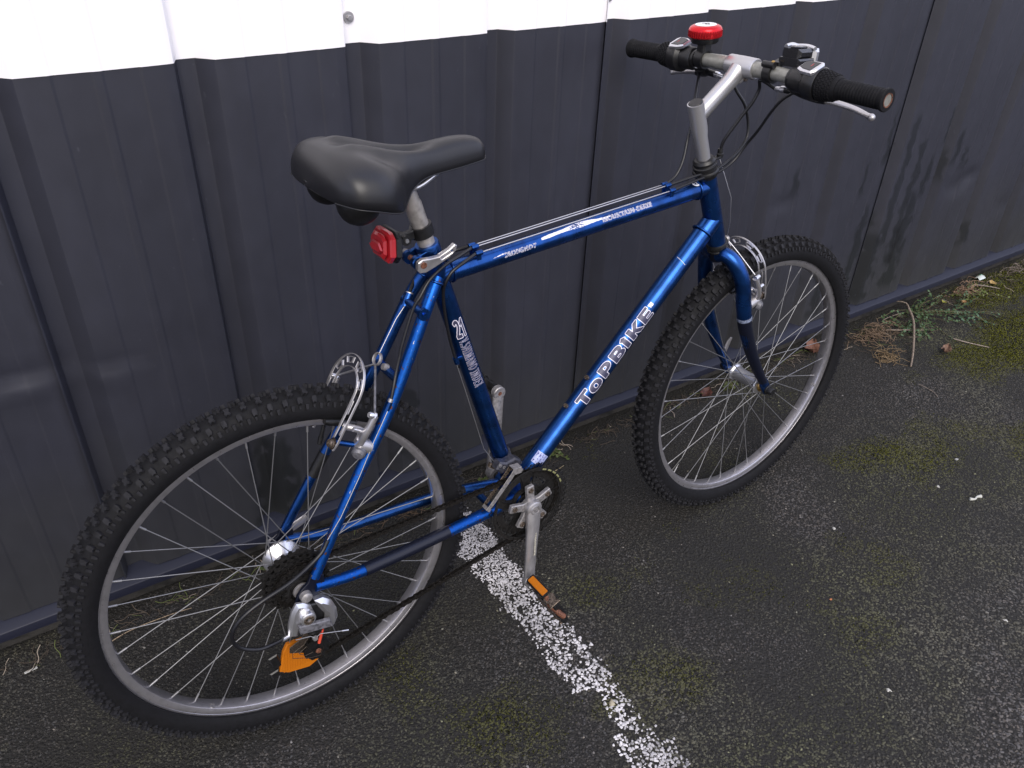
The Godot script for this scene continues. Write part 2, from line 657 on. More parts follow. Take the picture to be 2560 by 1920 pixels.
var moss_noise: FastNoiseLite
func moss_at(x: float, z: float) -> float:   # 0..1 cover of moss
	var k := 0.0
	# patches: centre x, z, radius x, radius z, strength
	for p in [[2.90, 0.09, 0.36, 0.10, 1.7], [2.52, 0.36, 0.32, 0.14, 1.7], [2.25, 0.30, 0.22, 0.06, 0.9], [1.56, 0.47, 0.18, 0.09, 0.55], [1.72, 0.55, 0.26, 0.09, 0.5], [2.0, 0.72, 0.28, 0.12, 0.5], [1.40, 0.62, 0.16, 0.10, 0.35], [0.30, 0.60, 0.16, 0.13, 0.5], [0.22, 0.48, 0.12, 0.12, 0.4], [0.62, 0.72, 0.16, 0.12, 0.4], [0.82, 0.60, 0.16, 0.10, 0.45], [0.45, 0.69, 0.05, 0.03, 0.6], [1.20, 0.75, 0.25, 0.14, 0.35], [3.2, 0.2, 0.3, 0.15, 1.0], [0.70, 0.42, 0.2, 0.12, 0.3]]:
		var d := Vector2((x - p[0]) / p[2], (z - p[1]) / p[3]).length_squared()
		k = maxf(k, p[4] * exp(-d))
	return clampf(k + 0.55 * moss_noise.get_noise_2d(x * 100.0, z * 100.0) - 0.20, 0.0, 1.0)

func multimesh(called: String, mesh: Mesh, xfs: Array, cols: Array, m: Material) -> MultiMeshInstance3D:
	var mm := MultiMesh.new()
	mm.transform_format = MultiMesh.TRANSFORM_3D
	mm.use_colors = true
	mm.mesh = mesh
	mm.instance_count = xfs.size()
	for i in xfs.size():
		mm.set_instance_transform(i, xfs[i])
		mm.set_instance_color(i, cols[i])
	var o := MultiMeshInstance3D.new()
	o.name = numbered(self, called)
	o.multimesh = mm
	o.material_override = m
	add_child(o, true)
	return o

func gravel() -> void:
	moss_noise = FastNoiseLite.new(); moss_noise.seed = 8; moss_noise.frequency = 0.035; moss_noise.fractal_octaves = 4
	var wear := FastNoiseLite.new(); wear.seed = 31; wear.frequency = 0.018; wear.fractal_octaves = 4
	var m := StandardMaterial3D.new()
	m.vertex_color_use_as_albedo = true
	m.roughness = 0.72
	m.metallic_specular = 0.45
	for kind in 3:
		var xfs := []
		var cols := []
		for i in 160000:
			var x := rng.randf_range(-1.2, 3.8)
			var z := rng.randf_range(-0.02, 2.05)
			if not in_view(x, z, 0.75): continue
			# the chips lie bare away from the wall and in worn stretches, drowned in dirt elsewhere
			var w := wear.get_noise_2d(x * 100.0, z * 100.0)
			var bare := clampf(0.30 + 0.65 * w + 0.60 * (z - 0.30) + 0.5 * clampf(0.0 - x, 0.0, 1.0) + 0.22 * clampf(x - 1.1, 0.0, 0.8), 0.05, 1.0)
			if rng.randf() > 0.45 + 0.8 * bare: continue
			var s := rng.randf_range(0.0009, 0.0023) * (1.0 + 0.5 * bare)
			var b := Basis(Vector3.UP, rng.randf() * TAU) * Basis(Vector3.RIGHT, rng.randf_range(-0.35, 0.35)) * Basis.from_scale(Vector3(s * rng.randf_range(0.9, 1.5), s * 0.8, s))
			xfs.append(Transform3D(b, Vector3(x, rng.randf_range(-0.0004, 0.0006), z)))
			var g := 0.009 + 0.080 * bare * pow(rng.randf(), 1.25) + 0.020 * rng.randf() * rng.randf()
			if rng.randf() < 0.004: g = 0.16
			var tint := rng.randf()
			var c := Color(g * (1.02 + 0.14 * tint), g, g * (1.02 - 0.16 * tint))
			var mo := moss_at(x, z)
			c = c.lerp(Color(c.g * 1.05, c.g * 1.05, c.g * 0.55), clampf(0.35 + 1.4 * moss_noise.get_noise_2d(x * 60.0 + 500.0, z * 60.0), 0.0, 0.9))
			if mo > 0.1: c = c.lerp(Color(0.055, 0.055, 0.009), minf(mo * 1.4, 0.9))
			cols.append(c)
		var o := multimesh("gravel", pebble_mesh(40 + kind, 0.55), xfs, cols, m)
		tag(o, ["grey stone chips bedded in the worn asphalt", "dark angular chips bedded in the worn asphalt", "fine pale chips bedded in the worn asphalt"][kind], "gravel", "", "stuff")

func line_cover(x: float, z: float, nz: FastNoiseLite) -> float:
	var e := 0.012 * nz.get_noise_2d(z * 260.0, 7.0)
	var f := 0.012 * nz.get_noise_2d(z * 260.0, 77.0)
	var x0 := 0.412 + e
	var x1 := 0.505 + f
	if z < 0.095: x0 = 0.500
	elif z < 0.14: x0 = lerpf(0.500, 0.408, (z - 0.095) / 0.045)
	var k := 1.0
	if z > 0.42: k = 0.86
	if z > 0.46 and z < 0.53 and x < 0.435: k *= 0.45
	if z > 0.535 and z < 0.60 and x > 0.46 and x < 0.475: k *= 0.35
	# the big worn gap past the pedal
	if z > 0.64 and z < 0.745 and x < 0.452 + 0.02 * nz.get_noise_2d(z * 300.0, 3.0): k = 0.0
	if z > 0.675 and z < 0.80 and x > 0.492 : k *= 0.15
	if z > 0.70 and z < 0.80 and x > 0.47: k *= 0.75
	if z > 0.665 and z < 0.69 and x > 0.475: k *= 0.7
	var inside := smoothstep(x0 - 0.006, x0 + 0.012, x) * (1.0 - smoothstep(x1 - 0.012, x1 + 0.006, x))
	return k * inside * clampf(0.9 + 0.75 * nz.get_noise_2d(x * 420.0, z * 420.0), 0.0, 1.0)

func road_line() -> void:   # thick road paint that survives on the tops of the chips
	var nz := FastNoiseLite.new(); nz.seed = 12; nz.frequency = 0.05; nz.fractal_octaves = 3
	var m := StandardMaterial3D.new()
	m.vertex_color_use_as_albedo = true
	m.roughness = 0.6
	for kind in 3:
		var xfs := []
		var cols := []
		var z := 0.055
		while z < 1.9:
			var near := clampf((z - 0.20) / 0.3, 0.0, 1.0)
			var step := lerpf(0.0046, 0.0066, near)
			var x := 0.39
			while x < 0.535:
				var px := x + rng.randf_range(-0.6, 0.6) * step
				var pz := z + rng.randf_range(-0.6, 0.6) * step
				if rng.randf() < line_cover(px, pz, nz) * lerpf(0.85, 0.66, near):
					var s := step * rng.randf_range(0.22, 0.58)
					var b := Basis(Vector3.UP, rng.randf() * TAU) * Basis(Vector3.RIGHT, rng.randf_range(-0.22, 0.22)) * Basis.from_scale(Vector3(s * rng.randf_range(0.8, 1.7), minf(s * 0.5, 0.0016), s * rng.randf_range(0.7, 1.0)))
					xfs.append(Transform3D(b, Vector3(px, 0.0008 + rng.randf_range(0.0, 0.0008), pz)))
					var g := rng.randf_range(0.38, 0.66)
					g *= 0.85 + 0.45 * nz.get_noise_2d(px * 150.0 + 90.0, pz * 150.0)
					if rng.randf() < 0.14: g *= 0.5
					cols.append(Color(g, g * 0.965, g * 0.98))
				x += step
			z += step
		var o := multimesh("white_line", pebble_mesh(77 + kind, 0.5), xfs, cols, m)
		tag(o, ["worn white painted line running out from the wall under the pedal", "fine flakes of the worn white painted line", "coarse flakes of the worn white painted line"][kind], "road marking", "", "structure")

# ---------------------------------------------------------------- the clad wall
const PITCH := 0.2743
const GX := 0.325
const FOLDS := [[0.0, -0.0012], [0.0085, -0.0245], [0.036, -0.0245], [0.060, 0.0], [0.105, 0.0], [0.109, -0.0016], [0.158, -0.0016], [0.162, 0.0], [0.172, 0.0], [0.176, -0.0016], [0.224, -0.0016], [0.228, 0.0], [0.258, 0.0], [0.268, -0.0004], [0.2743, -0.0012]]
func clad_z(x: float) -> float:   # profile of the sheet: shallow trapezoid grooves and two faint swages per bay
	var t := fposmod(x - GX, PITCH)
	var bow := 0.0028 * sin(PI * clampf((t - 0.060) / 0.214, 0.0, 1.0))   # every bay is slightly bellied
	for k in FOLDS.size() - 1:
		if t <= FOLDS[k + 1][0]:
			return bow + lerpf(FOLDS[k][1], FOLDS[k + 1][1], (t - FOLDS[k][0]) / (FOLDS[k + 1][0] - FOLDS[k][0]))
	return 0.0

var oil: FastNoiseLite
func dent(x: float, y: float) -> float:
	var z := 0.0016 * oil.get_noise_2d(x * 100.0, y * 45.0)
	# horizontal crease across two bays at knee height, and small knocks further right
	for d in [[-0.275, 0.580, 0.055, 0.014, -0.006], [-0.145, 0.562, 0.035, 0.012, -0.0045], [-0.275, 0.550, 0.06, 0.018, 0.004], [-0.145, 0.535, 0.04, 0.018, 0.003], [2.46, 0.455, 0.05, 0.02, -0.006], [2.40, 0.43, 0.07, 0.03, -0.005], [1.536, 0.53, 0.05, 0.02, -0.004], [2.75, 0.30, 0.05, 0.03, -0.004]]:
		z += d[4] * exp(-pow((x - d[0]) / d[2], 2.0) - pow((y - d[1]) / d[3], 2.0))
	return z

func sheet(x0: float, x1: float, y0: float, y1: float, rows: int, off: float, lift := 0.0) -> MB:
	var mb := MB.new()
	var xs := []
	xs.append(x0)
	for k in range(int(floor((x0 - GX) / PITCH)), int(ceil((x1 - GX) / PITCH)) + 1):
		var last := -1.0
		for fo in FOLDS:
			var c: float = GX + k * PITCH + fo[0]
			if last > 0.0 and c - last > 0.02:
				for q in 3:
					var m := lerpf(last, c, (q + 1) / 4.0)
					if m > x0 + 0.002 and m < x1 - 0.002: xs.append(m)
			last = c
			if fo[0] > 0.265: continue
			for e in [-0.0009, 0.0009]:
				if c + e > x0 + 0.0004 and c + e < x1 - 0.0004: xs.append(c + e)
	xs.append(x1)
	var pts := []
	var uvs := []
	for j in rows + 1:
		var y := lerpf(y0, y1, float(j) / rows)
		var row := []
		var ur := []
		for xx in xs:
			row.append(Vector3(xx, y, clad_z(xx) + off + 0.0022 * (1.0 - (xx - x0) / (x1 - x0)) + dent(xx, y) + lift * (1.0 - smoothstep(0.0, 0.022, xx - x0))))
			ur.append(Vector2((xx + 1.0) / 4.1, 1.0 - y / 1.05))
		pts.append(row); uvs.append(ur)
	var flip := []
	var fu := []
	for j in range(rows, -1, -1):
		flip.append(pts[j]); fu.append(uvs[j])
	mb.grid(flip, fu)
	# rows run down, columns run right: du x dv points to -z or +z; make sure it faces the street
	if mb.n[0].z < 0.0:
		for i in mb.n.size(): mb.n[i] = -mb.n[i]
		for i in range(0, mb.ix.size(), 3):
			var s := mb.ix[i + 1]; mb.ix[i + 1] = mb.ix[i + 2]; mb.ix[i + 2] = s
	return mb

func clad_texture() -> Array:   # grime, drip stains and specks of the dark sheets; red = gloss map
	var W := 2048
	var H := 524
	var n1 := FastNoiseLite.new(); n1.seed = 51; n1.frequency = 0.006; n1.fractal_octaves = 4
	var n2 := FastNoiseLite.new(); n2.seed = 52; n2.frequency = 0.05; n2.fractal_octaves = 3
	var dripn := FastNoiseLite.new(); dripn.seed = 53; dripn.frequency = 0.02; dripn.fractal_octaves = 3
	var ed := FastNoiseLite.new(); ed.seed = 57; ed.frequency = 0.03; ed.fractal_octaves = 4
	var al := PackedByteArray(); al.resize(W * H * 3)
	var ro := PackedByteArray(); ro.resize(W * H)
	# run-off stains: x, top y, bottom y, half width
	var runs := [[1.99, 0.66, 0.36, 0.020], [2.06, 0.70, 0.30, 0.022], [2.13, 0.62, 0.22, 0.026], [2.02, 0.34, 0.10, 0.045], [2.16, 0.45, 0.13, 0.040], [2.20, 0.56, 0.44, 0.018], [2.33, 0.62, 0.52, 0.016], [2.29, 0.56, 0.47, 0.014], [2.38, 0.56, 0.50, 0.020], [1.93, 0.45, 0.12, 0.024], [1.88, 0.60, 0.50, 0.012], [1.95, 0.74, 0.58, 0.012], [2.24, 0.70, 0.60, 0.014], [1.80, 0.34, 0.12, 0.03], [1.72, 0.40, 0.25, 0.014], [1.57, 0.62, 0.56, 0.016], [1.09, 0.68, 0.61, 0.012], [2.57, 0.27, 0.19, 0.02], [0.40, 0.33, 0.14, 0.03], [0.10, 0.30, 0.10, 0.05]]
	for py in H:
		var y := 1.05 * (1.0 - (py + 0.5) / H)
		for px in W:
			var x := -1.0 + 4.1 * (px + 0.5) / W
			var k := 1.0 + 0.10 * n1.get_noise_2d(px * 1.0, py * 0.25) + 0.05 * n2.get_noise_2d(px, py * 0.5)
			var tint := 0.0
			# dust thrown up at the foot of the wall
			var dust := clampf(0.42 - y + 0.14 * n1.get_noise_2d(px * 0.7, py * 0.7), 0.0, 0.4)
			var g := 0.92
			if x > 1.5 or x < 0.5:
				for r in runs:
					if absf(x - r[0]) < r[3] * 1.8 and y < r[1] + 0.03 and y > r[2] - 0.03:
						var wv: float = r[3] * (0.55 + 0.45 * (r[1] - y) / (r[1] - r[2])) * (1.0 + 1.3 * ed.get_noise_2d(px * 1.6, py * 1.1))
						var d: float = absf(x - r[0] + 0.010 * dripn.get_noise_2d(py * 2.0, r[0] * 900.0)) / maxf(wv, 0.002)
						var endk: float = smoothstep(r[2] - 0.03, r[2] + 0.02, y) * (1.0 - smoothstep(r[1] - 0.02, r[1] + 0.015, y))
						var am := (1.0 - smoothstep(0.55, 1.15, d)) * endk
						if am > 0.01:
							k *= 1.0 - 0.22 * am; g = minf(g, 0.92 - 0.10 * am); tint = maxf(tint, am)
			var i := py * W + px
			al[i * 3] = int(clampf(k * (0.72 + 0.10 * dust - 0.02 * tint), 0, 1) * 255)
			al[i * 3 + 1] = int(clampf(k * (0.72 + 0.08 * dust), 0, 1) * 255)
			al[i * 3 + 2] = int(clampf(k * (0.74 - 0.16 * dust - 0.02 * tint), 0, 1) * 255)
			ro[i] = int(clampf(g + 0.06 * n2.get_noise_2d(px, py) , 0, 1) * 255)
	# splashes of lime and scratches
	for i in 520:
		var x := rng.randi_range(4, W - 5)
		var y := rng.randi_range(4, H - 14)
		var ln := 1 if rng.randf() < 0.7 else rng.randi_range(2, 5)
		var b := rng.randf_range(0.9, 1.0) if rng.randf() < 0.3 else rng.randf_range(0.74, 0.9)
		for q in ln:
			var j := ((y + q) * W + x + (q / 3 if i % 2 == 0 else 0)) * 3
			al[j] = int(b * 255); al[j + 1] = int(b * 255); al[j + 2] = int(b * 250)
	var ia := Image.create_from_data(W, H, false, Image.FORMAT_RGB8, al)
	var ir := Image.create_from_data(W, H, false, Image.FORMAT_L8, ro)
	ia.generate_mipmaps(); ir.generate_mipmaps()
	return [ImageTexture.create_from_image(ia), ImageTexture.create_from_image(ir)]

func wall() -> void:
	oil = FastNoiseLite.new(); oil.seed = 61; oil.frequency = 0.02; oil.fractal_octaves = 2
	var w := group_node(self, "metal_wall")
	tag(w, "dark grey ribbed metal wall with a white band above and a folded foot trim", "wall")
	var tx := clad_texture()
	var dark := StandardMaterial3D.new()
	dark.albedo_texture = tx[0]
	dark.albedo_color = lin(0.050, 0.052, 0.070)
	dark.roughness = 0.50
	dark.roughness_texture = tx[1]
	dark.texture_repeat = true
	var white := mat(lin(0.84, 0.825, 0.85), 0.0, 0.45)
	var trim := mat(lin(0.0055, 0.007, 0.019), 0.0, 0.58)
	var s0 := GX - 2.0 * PITCH      # left edge of the sheet that starts left of the saddle
	for k in range(-2, 7):
		var a := s0 + k * 4.0 * PITCH - 0.003
		var b := a + 4.0 * PITCH + 0.010
		part(w, "dark_panel", sheet(a, b, 0.0905, 1.0305, 60, 0.0, 0.0060 if k == 0 else (0.0034 if k == 1 else 0.0008)), dark)
		part(w, "white_panel", sheet(a, b, 1.0305, 3.6, 12, 0.0014, 0.0012), white)
	# folded foot trim
	var fp := [Vector2(-0.045, 0.1020), Vector2(-0.002, 0.0900), Vector2(0.0195, 0.0800), Vector2(0.0215, 0.0780), Vector2(0.0218, 0.0600), Vector2(0.0200, 0.0590), Vector2(0.014, 0.0605)]
	var left := s0 - 8.0 * PITCH
	var right := s0 + 28.0 * PITCH
	var xj := left
	while xj < right:
		var pts := []
		var L := 2.2
		for p in fp:
			var row := []
			for q in 23: 
				var xx := xj + (L + 0.004) * q / 22.0
				row.append(Vector3(xx, p.y + 0.0012 * oil.get_noise_2d(xx * 60.0, 400.0), p.x + 0.0016 * oil.get_noise_2d(xx * 70.0, 900.0)))
			pts.append(row)
		var mb := MB.new()
		mb.grid(pts)
		for i in mb.n.size():
			if mb.n[i].y < -0.2 and mb.v[i].y > 0.062: mb.n[i] = -mb.n[i]
		part(w, "foot_trim", mb, trim)
		xj += L
	# fixing screws in the groove bottoms of the white band
	for k in range(-3, 12):
		for y in [1.071, 2.2]:
			if k % 2 != 0 and y < 2.0: continue
			var gx := GX + k * PITCH + 0.017
			if y < 2.0: gx += 0.001
			var sm := MB.new()
			var xf := frame_z(Vector3(gx, y, -0.0195), Vector3.BACK)
			sm.lathe([V2(0.0, 0.0016), V2(0.0085, 0.0016), V2(0.0092, 0.0004), V2(0.0092, -0.002)], xf, 18)
			sm.prism(disc_poly(0.0044, 6), 0.0016, 0.0062, xf, 0.0005)
			part(w, "screw", sm, mats.alloy)
	# footing under the trim and the body of the building behind the sheets
	var core := MB.new()
	core.box(Vector3(right - left, 3.5, 3.0), Transform3D(Basis(), Vector3((left + right) / 2, 1.85, -1.55)), 0.002)
	part(w, "wall_core", core, mat(lin(0.05, 0.05, 0.05), 0.0, 0.9))
	var ft := MB.new()
	ft.box(Vector3(right - left, 0.16, 0.20), Transform3D(Basis(), Vector3((left + right) / 2, 0.03, -0.125)), 0.004)
	part(w, "concrete_footing", ft, mat(lin(0.030, 0.028, 0.026), 0.0, 0.9, 0.5, 3.0))

# ---------------------------------------------------------------- bicycle (axle frame: x forward, y up, z to the rider's right; origin on the rear axle)
func bicycle() -> void:
	var bike := group_node(self, "bicycle")
	var lean := 0.0545
	var B := Basis(Vector3.UP, 0.0181) * Basis(Vector3.RIGHT, -lean)
	bike.transform = Transform3D(B, Vector3(-0.0003, 0.3315, 0.3812) - B * LIFT)
	tag(bike, "blue mountain bike with black saddle and red bell leaning on the dark metal wall", "bicycle")
	frame(bike)
	fork(bike)
	wheel(bike, "rear_wheel", Vector3.ZERO, true)
	wheel(bike, "front_wheel", Vector3(1.0757, -0.0009, 0), false)
	seat(bike)
	cockpit(bike)
	drivetrain(bike)
	brakes(bike)
	cables(bike)

func bp(parent: Node, called: String, mb: MB, m: Material) -> MeshInstance3D:   # a part of the bicycle
	return part(parent, called, mb, m, LIFT)

func straight(a: Vector3, b: Vector3, ra, rb, segs := 20) -> MB:
	var mb := MB.new()
	mb.tube([a, a.lerp(b, 0.25), a.lerp(b, 0.5), a.lerp(b, 0.75), b], ramp([ra, rb], 5), segs)
	return mb

func weld(a: Vector3, dir: Vector3, r: float) -> MB:   # the bead round a joint
	var mb := MB.new()
	var xf := frame_z(a, dir)
	var pts := []
	for i in 29:
		var t := TAU * i / 28.0
		pts.append(xf * Vector3(cos(t) * r, sin(t) * r, 0.0006 * sin(t * 14.0)))
	mb.tube(pts, 0.0022, 6, false)
	return mb

const BBX := Vector3(0.438, -0.032, 0.0)
const SC := Vector3(0.287, 0.486, 0.0)       # seat collar
const HTOP := Vector3(0.8585, 0.503, 0.0)
const HBOT := Vector3(0.9125, 0.357, 0.0)

func worn_paint(seed_: int) -> StandardMaterial3D:   # blue paint chipped to primer and rust
	var nz := FastNoiseLite.new(); nz.seed = seed_; nz.frequency = 0.05; nz.fractal_octaves = 4
	var n2 := FastNoiseLite.new(); n2.seed = seed_ + 1; n2.frequency = 0.012
	var im := Image.create(128, 512, false, Image.FORMAT_RGB8)
	var base := lin(0.008, 0.078, 0.34)
	for y in 512:
		for x in 128:
			var t := nz.get_noise_2d(x, y * 0.7) + 0.55 * n2.get_noise_2d(x, y)
			var c: Color = base * (1.0 - 0.25 * clampf(nz.get_noise_2d(x * 2.0 + 900.0, y), 0.0, 1.0))
			if t > 0.48: c = lin(0.13, 0.05, 0.032)
			elif t > 0.44: c = lin(0.03, 0.03, 0.05)
			elif t < -0.70: c = lin(0.50, 0.46, 0.46)
			im.set_pixel(x, y, c)
	im.generate_mipmaps()
	var m := StandardMaterial3D.new()
	m.albedo_texture = ImageTexture.create_from_image(im)
	m.uv1_scale = Vector3(1, 4, 1)
	m.metallic = 0.9
	m.roughness = 0.38
	return m

func frame(bike: Node3D) -> void:
	var f := group_node(bike, "frame", Vector3.ZERO)
	var worn := worn_paint(71)
	# main tubes
	var tt_a := Vector3(0.302, 0.4415, 0)
	var tt_b := Vector3(0.872, 0.4775, 0)
	var tt := bp(f, "top_tube", straight(tt_a, tt_b, 0.0155, 0.0155, 28), mats.paint)
	var dt_a := BBX + Vector3(0.006, 0.004, 0)
	var dt_b := Vector3(0.893, 0.410, 0)
	bp(f, "down_tube", straight(dt_a, dt_b, 0.0185, 0.0185, 32), mats.paint)
	bp(f, "seat_tube", straight(BBX, SC + (SC - BBX).normalized() * -0.004, 0.0158, 0.0158, 28), mats.paint)
	bp(f, "head_tube", straight(HTOP, HBOT, 0.0178, 0.0178, 28), mats.paint)
	var sh := MB.new()
	sh.lathe([V2(0.0165, -0.036), V2(0.0205, -0.036), V2(0.0205, 0.036), V2(0.0165, 0.036)], Transform3D(Basis(), BBX), 26)
	bp(f, "bottom_bracket_shell", sh, mats.paint)
	# weld beads
	var ud := (dt_b - dt_a).normalized()
	bp(f, "weld", weld(Vector3(0.868, 0.389, 0), ud, 0.0195), mats.paint)
	bp(f, "weld", weld(Vector3(0.838, 0.4753, 0), tt_b - tt_a, 0.0162), mats.paint)
	bp(f, "weld", weld(Vector3(0.322, 0.4430, 0), tt_b - tt_a, 0.0162), mats.paint)
	# stays
	for s in [1.0, -1.0]:
		var top := Vector3(0.291, 0.447, 0.0165 * s)
		var st := MB.new()
		var p := spline([top, Vector3(0.262, 0.404, 0.027 * s), Vector3(0.187, 0.272, 0.041 * s), Vector3(0.105, 0.158, 0.054 * s), Vector3(0.020, 0.024, 0.066 * s)], 6)
		st.tube(p, ramp([0.0098, 0.0098, 0.0095, 0.0088, 0.0078], p.size()), 18)
		var seat_stay := bp(f, "seat_stay", st, mats.paint if s < 0 else worn)
		bp(f, "weld", weld(Vector3(0.2865, 0.4405, 0.0185 * s), top - Vector3(0.187, 0.272, 0.041 * s), 0.0102), mats.paint)
		var cs := MB.new()
		var q := spline([Vector3(0.018, 0.006, 0.066 * s), Vector3(0.10, -0.012, 0.0585 * s), Vector3(0.26, -0.017, 0.050 * s), Vector3(0.345, -0.022, 0.041 * s), Vector3(0.432, -0.032, 0.026 * s)], 6)
		cs.tube(q, ramp([0.0082, 0.0095, 0.0105, 0.0110, 0.0115], q.size()), 18)
		bp(f, "chain_stay", cs, mats.paint if s < 0 else worn)
		# dropout plate
		var dp := MB.new()
		var poly := [V2(0.024, 0.034), V2(0.034, 0.024), V2(0.034, 0.004), V2(0.020, -0.008), V2(0.010, -0.014), V2(0.0, -0.016), V2(-0.012, -0.010), V2(-0.012, 0.002), V2(-0.004, 0.012), V2(0.008, 0.020), V2(0.014, 0.032)]
		if s > 0: poly = [V2(0.024, 0.034), V2(0.034, 0.024), V2(0.034, 0.004), V2(0.022, -0.009), V2(0.012, -0.016), V2(0.006, -0.034), V2(-0.010, -0.040), V2(-0.020, -0.030), V2(-0.017, -0.012), V2(-0.012, 0.002), V2(-0.004, 0.012), V2(0.008, 0.020), V2(0.014, 0.032)]
		dp.prism(poly, -0.003, 0.003, Transform3D(Basis(), Vector3(0, 0, 0.0655 * s)), 0.0008)
		bp(f, "dropout", dp, mats.paint_dark)
	# dark bands where tape or guards cover the paint
	var g := MB.new()
	var gq := spline([Vector3(0.105, -0.0123, 0.0582), Vector3(0.19, -0.0158, 0.0535), Vector3(0.268, -0.0172, 0.0494)], 5)
	g.tube(gq, 0.0112, 18)
	bp(f, "chain_stay_guard", g, mats.paint_dark)
	var g2 := MB.new()
	g2.tube([Vector3(0.080, 0.1195, -0.0575), Vector3(0.105, 0.158, -0.0541)], 0.0097, 16)
	bp(f, "tape_band", g2, mats.black)
	# bridges
	var br := MB.new()
	br.tube([Vector3(0.205, 0.305, -0.037), Vector3(0.205, 0.305, 0.037)], 0.0075, 14)
	bp(f, "brake_bridge", br, mats.paint)
	var cb := MB.new()
	cb.tube([Vector3(0.372, -0.026, -0.034), Vector3(0.372, -0.026, 0.034)], 0.007, 12)
	bp(f, "stay_bridge", cb, mats.paint)
	# cable cross-piece between the seat stays
	var cp := MB.new()
	cp.tube([Vector3(0.250, 0.408, -0.020), Vector3(0.252, 0.405, 0.040)], 0.0062, 12)
	cp.lathe([V2(0.0, 0.0045), V2(0.0035, 0.0045), V2(0.0035, 0.002), V2(0.0095, 0.002), V2(0.0095, -0.004), V2(0.0, -0.004)], frame_z(Vector3(0.252, 0.405, 0.040), Vector3.BACK), 16)
	cp.tube([Vector3(0.257, 0.418, -0.0125), Vector3(0.246, 0.401, -0.0095)], 0.0068, 12)
	bp(f, "cable_hanger", cp, mats.paint)
	var cs2 := MB.new()
	cs2.tube([Vector3(0.2575, 0.4195, -0.0128), Vector3(0.2555, 0.416, -0.0120)], 0.0062, 12)
	bp(f, "cable_ferrule", cs2, mats.alloy)
	# cable stops along the top tube
	for x in [0.367, 0.766]:
		for q in [[-0.009, 0.0255], [0.0, 0.0262], [0.012, 0.0205]]:
			var k := MB.new()
			var y: float = 0.4415 + (x - 0.302) * 0.0632
			var top_y: float = y + q[1]
			k.lathe([V2(0.0014, -0.006), V2(0.0040, -0.006), V2(0.0044, -0.004), V2(0.0044, 0.005), V2(0.0036, 0.006), V2(0.0014, 0.006)], frame_z(Vector3(x, top_y, q[0]), Vector3(1, 0.063, 0)), 12)
			k.box(Vector3(0.008, q[1] - 0.010, 0.003), Transform3D(Basis(), Vector3(x, y + (q[1] + 0.010) * 0.5 - 0.001, q[0])), 0.0006)
			bp(f, "cable_stop", k, mats.paint)
	# stop on the seat tube and on the right stay
	var k2 := MB.new()
	k2.lathe([V2(0.0012, -0.006), V2(0.0046, -0.006), V2(0.0046, 0.006), V2(0.0012, 0.006)], frame_z(Vector3(0.3205, 0.291, 0.010), Vector3(0.28, -0.96, 0)), 12)
	k2.box(Vector3(0.014, 0.006, 0.008), Transform3D(Basis(), Vector3(0.327, 0.294, 0.008)), 0.001)
	bp(f, "cable_stop", k2, mats.paint)
	var k3 := MB.new()
	k3.lathe([V2(0.0012, -0.007), V2(0.0044, -0.007), V2(0.0044, 0.007), V2(0.0012, 0.007)], frame_z(Vector3(0.179, 0.275, 0.0475), Vector3(0.53, 0.85, -0.05)), 12)
	bp(f, "cable_stop", k3, mats.paint)
	var k4 := MB.new()
	k4.tube([Vector3(0.182, 0.281, 0.0472), Vector3(0.185, 0.2855, 0.0468)], 0.004, 10)
	bp(f, "cable_ferrule", k4, mats.alloy)
	# bottle cage bolts on the down tube
	for s in [0.187, 0.253]:
		var c: Vector3 = BBX + ud * s + Vector3(-ud.y, ud.x, 0) * 0.0182
		var bo := MB.new()
		bo.lathe([V2(0.0, 0.001), V2(0.0022, 0.001), V2(0.0024, 0.0034), V2(0.0044, 0.0034), V2(0.0046, 0.0), V2(0.0046, -0.002)], frame_z(c, Vector3(-ud.y, ud.x, 0)), 14)
		bp(f, "bolt", bo, mats.rusty_steel)
	# lettering
	var grey := Color(0.24, 0.24, 0.33)
	var edge := Color(0.86, 0.85, 0.90)
	bp(f, "lettering", tube_patch(dt_a, dt_b, 0.0189, 0.194, 0.418, -0.27, 1.17), decal_mat(text_decal("ToPB\u0131KE", 820, 122, grey, edge, 3, 5, -0.03, false, 10, true)))
	bp(f, "lettering", tube_patch(dt_a, dt_b, 0.0190, 0.420, 0.430, 0.55, 0.95), decal_mat(text_decal("TM", 40, 24, edge, edge, 1, 1, 0.0, false, 2)))
	var st_t := SC
	bp(f, "lettering", tube_patch(st_t, BBX, 0.0162, 0.163, 0.264, -0.60, 0.58), decal_mat(text_decal("V.\u200aS\u200aH\u200aI\u200aM\u200aA\u200aN\u200aO\u200a I\u200aN\u200aD\u200aE\u200aX", 900, 120, Color(0.12, 0.13, 0.34), edge, 0, 3, -0.05, false, 5, false, 400)))
	bp(f, "lettering", tube_patch(BBX, st_t, 0.0162, 0.379, 0.417, -0.52, 0.64, true), decal_mat(text_decal("21", 100, 170, grey, edge, 1, 6, -0.02, false, 8)))
	bp(f, "lettering", tube_patch(tt_a, tt_b, 0.0158, 0.110, 0.172, -0.02, 0.55), decal_mat(text_decal("IRONSHOT", 300, 44, Color(0.62, 0.62, 0.68), edge, 1, 1, 0.28, false, 4)))
	bp(f, "lettering", tube_patch(tt_a, tt_b, 0.0158, 0.308, 0.418, 0.28, 0.90), decal_mat(text_decal("MOUNTAIN-SERIE", 420, 44, Color(0.62, 0.62, 0.68), edge, 1, 1, 0.28, false, 4)))
	bp(f, "flash_decal", tube_patch(tt_a, tt_b, 0.0158, 0.085, 0.330, 0.10, 1.30), decal_mat(flash_image()))
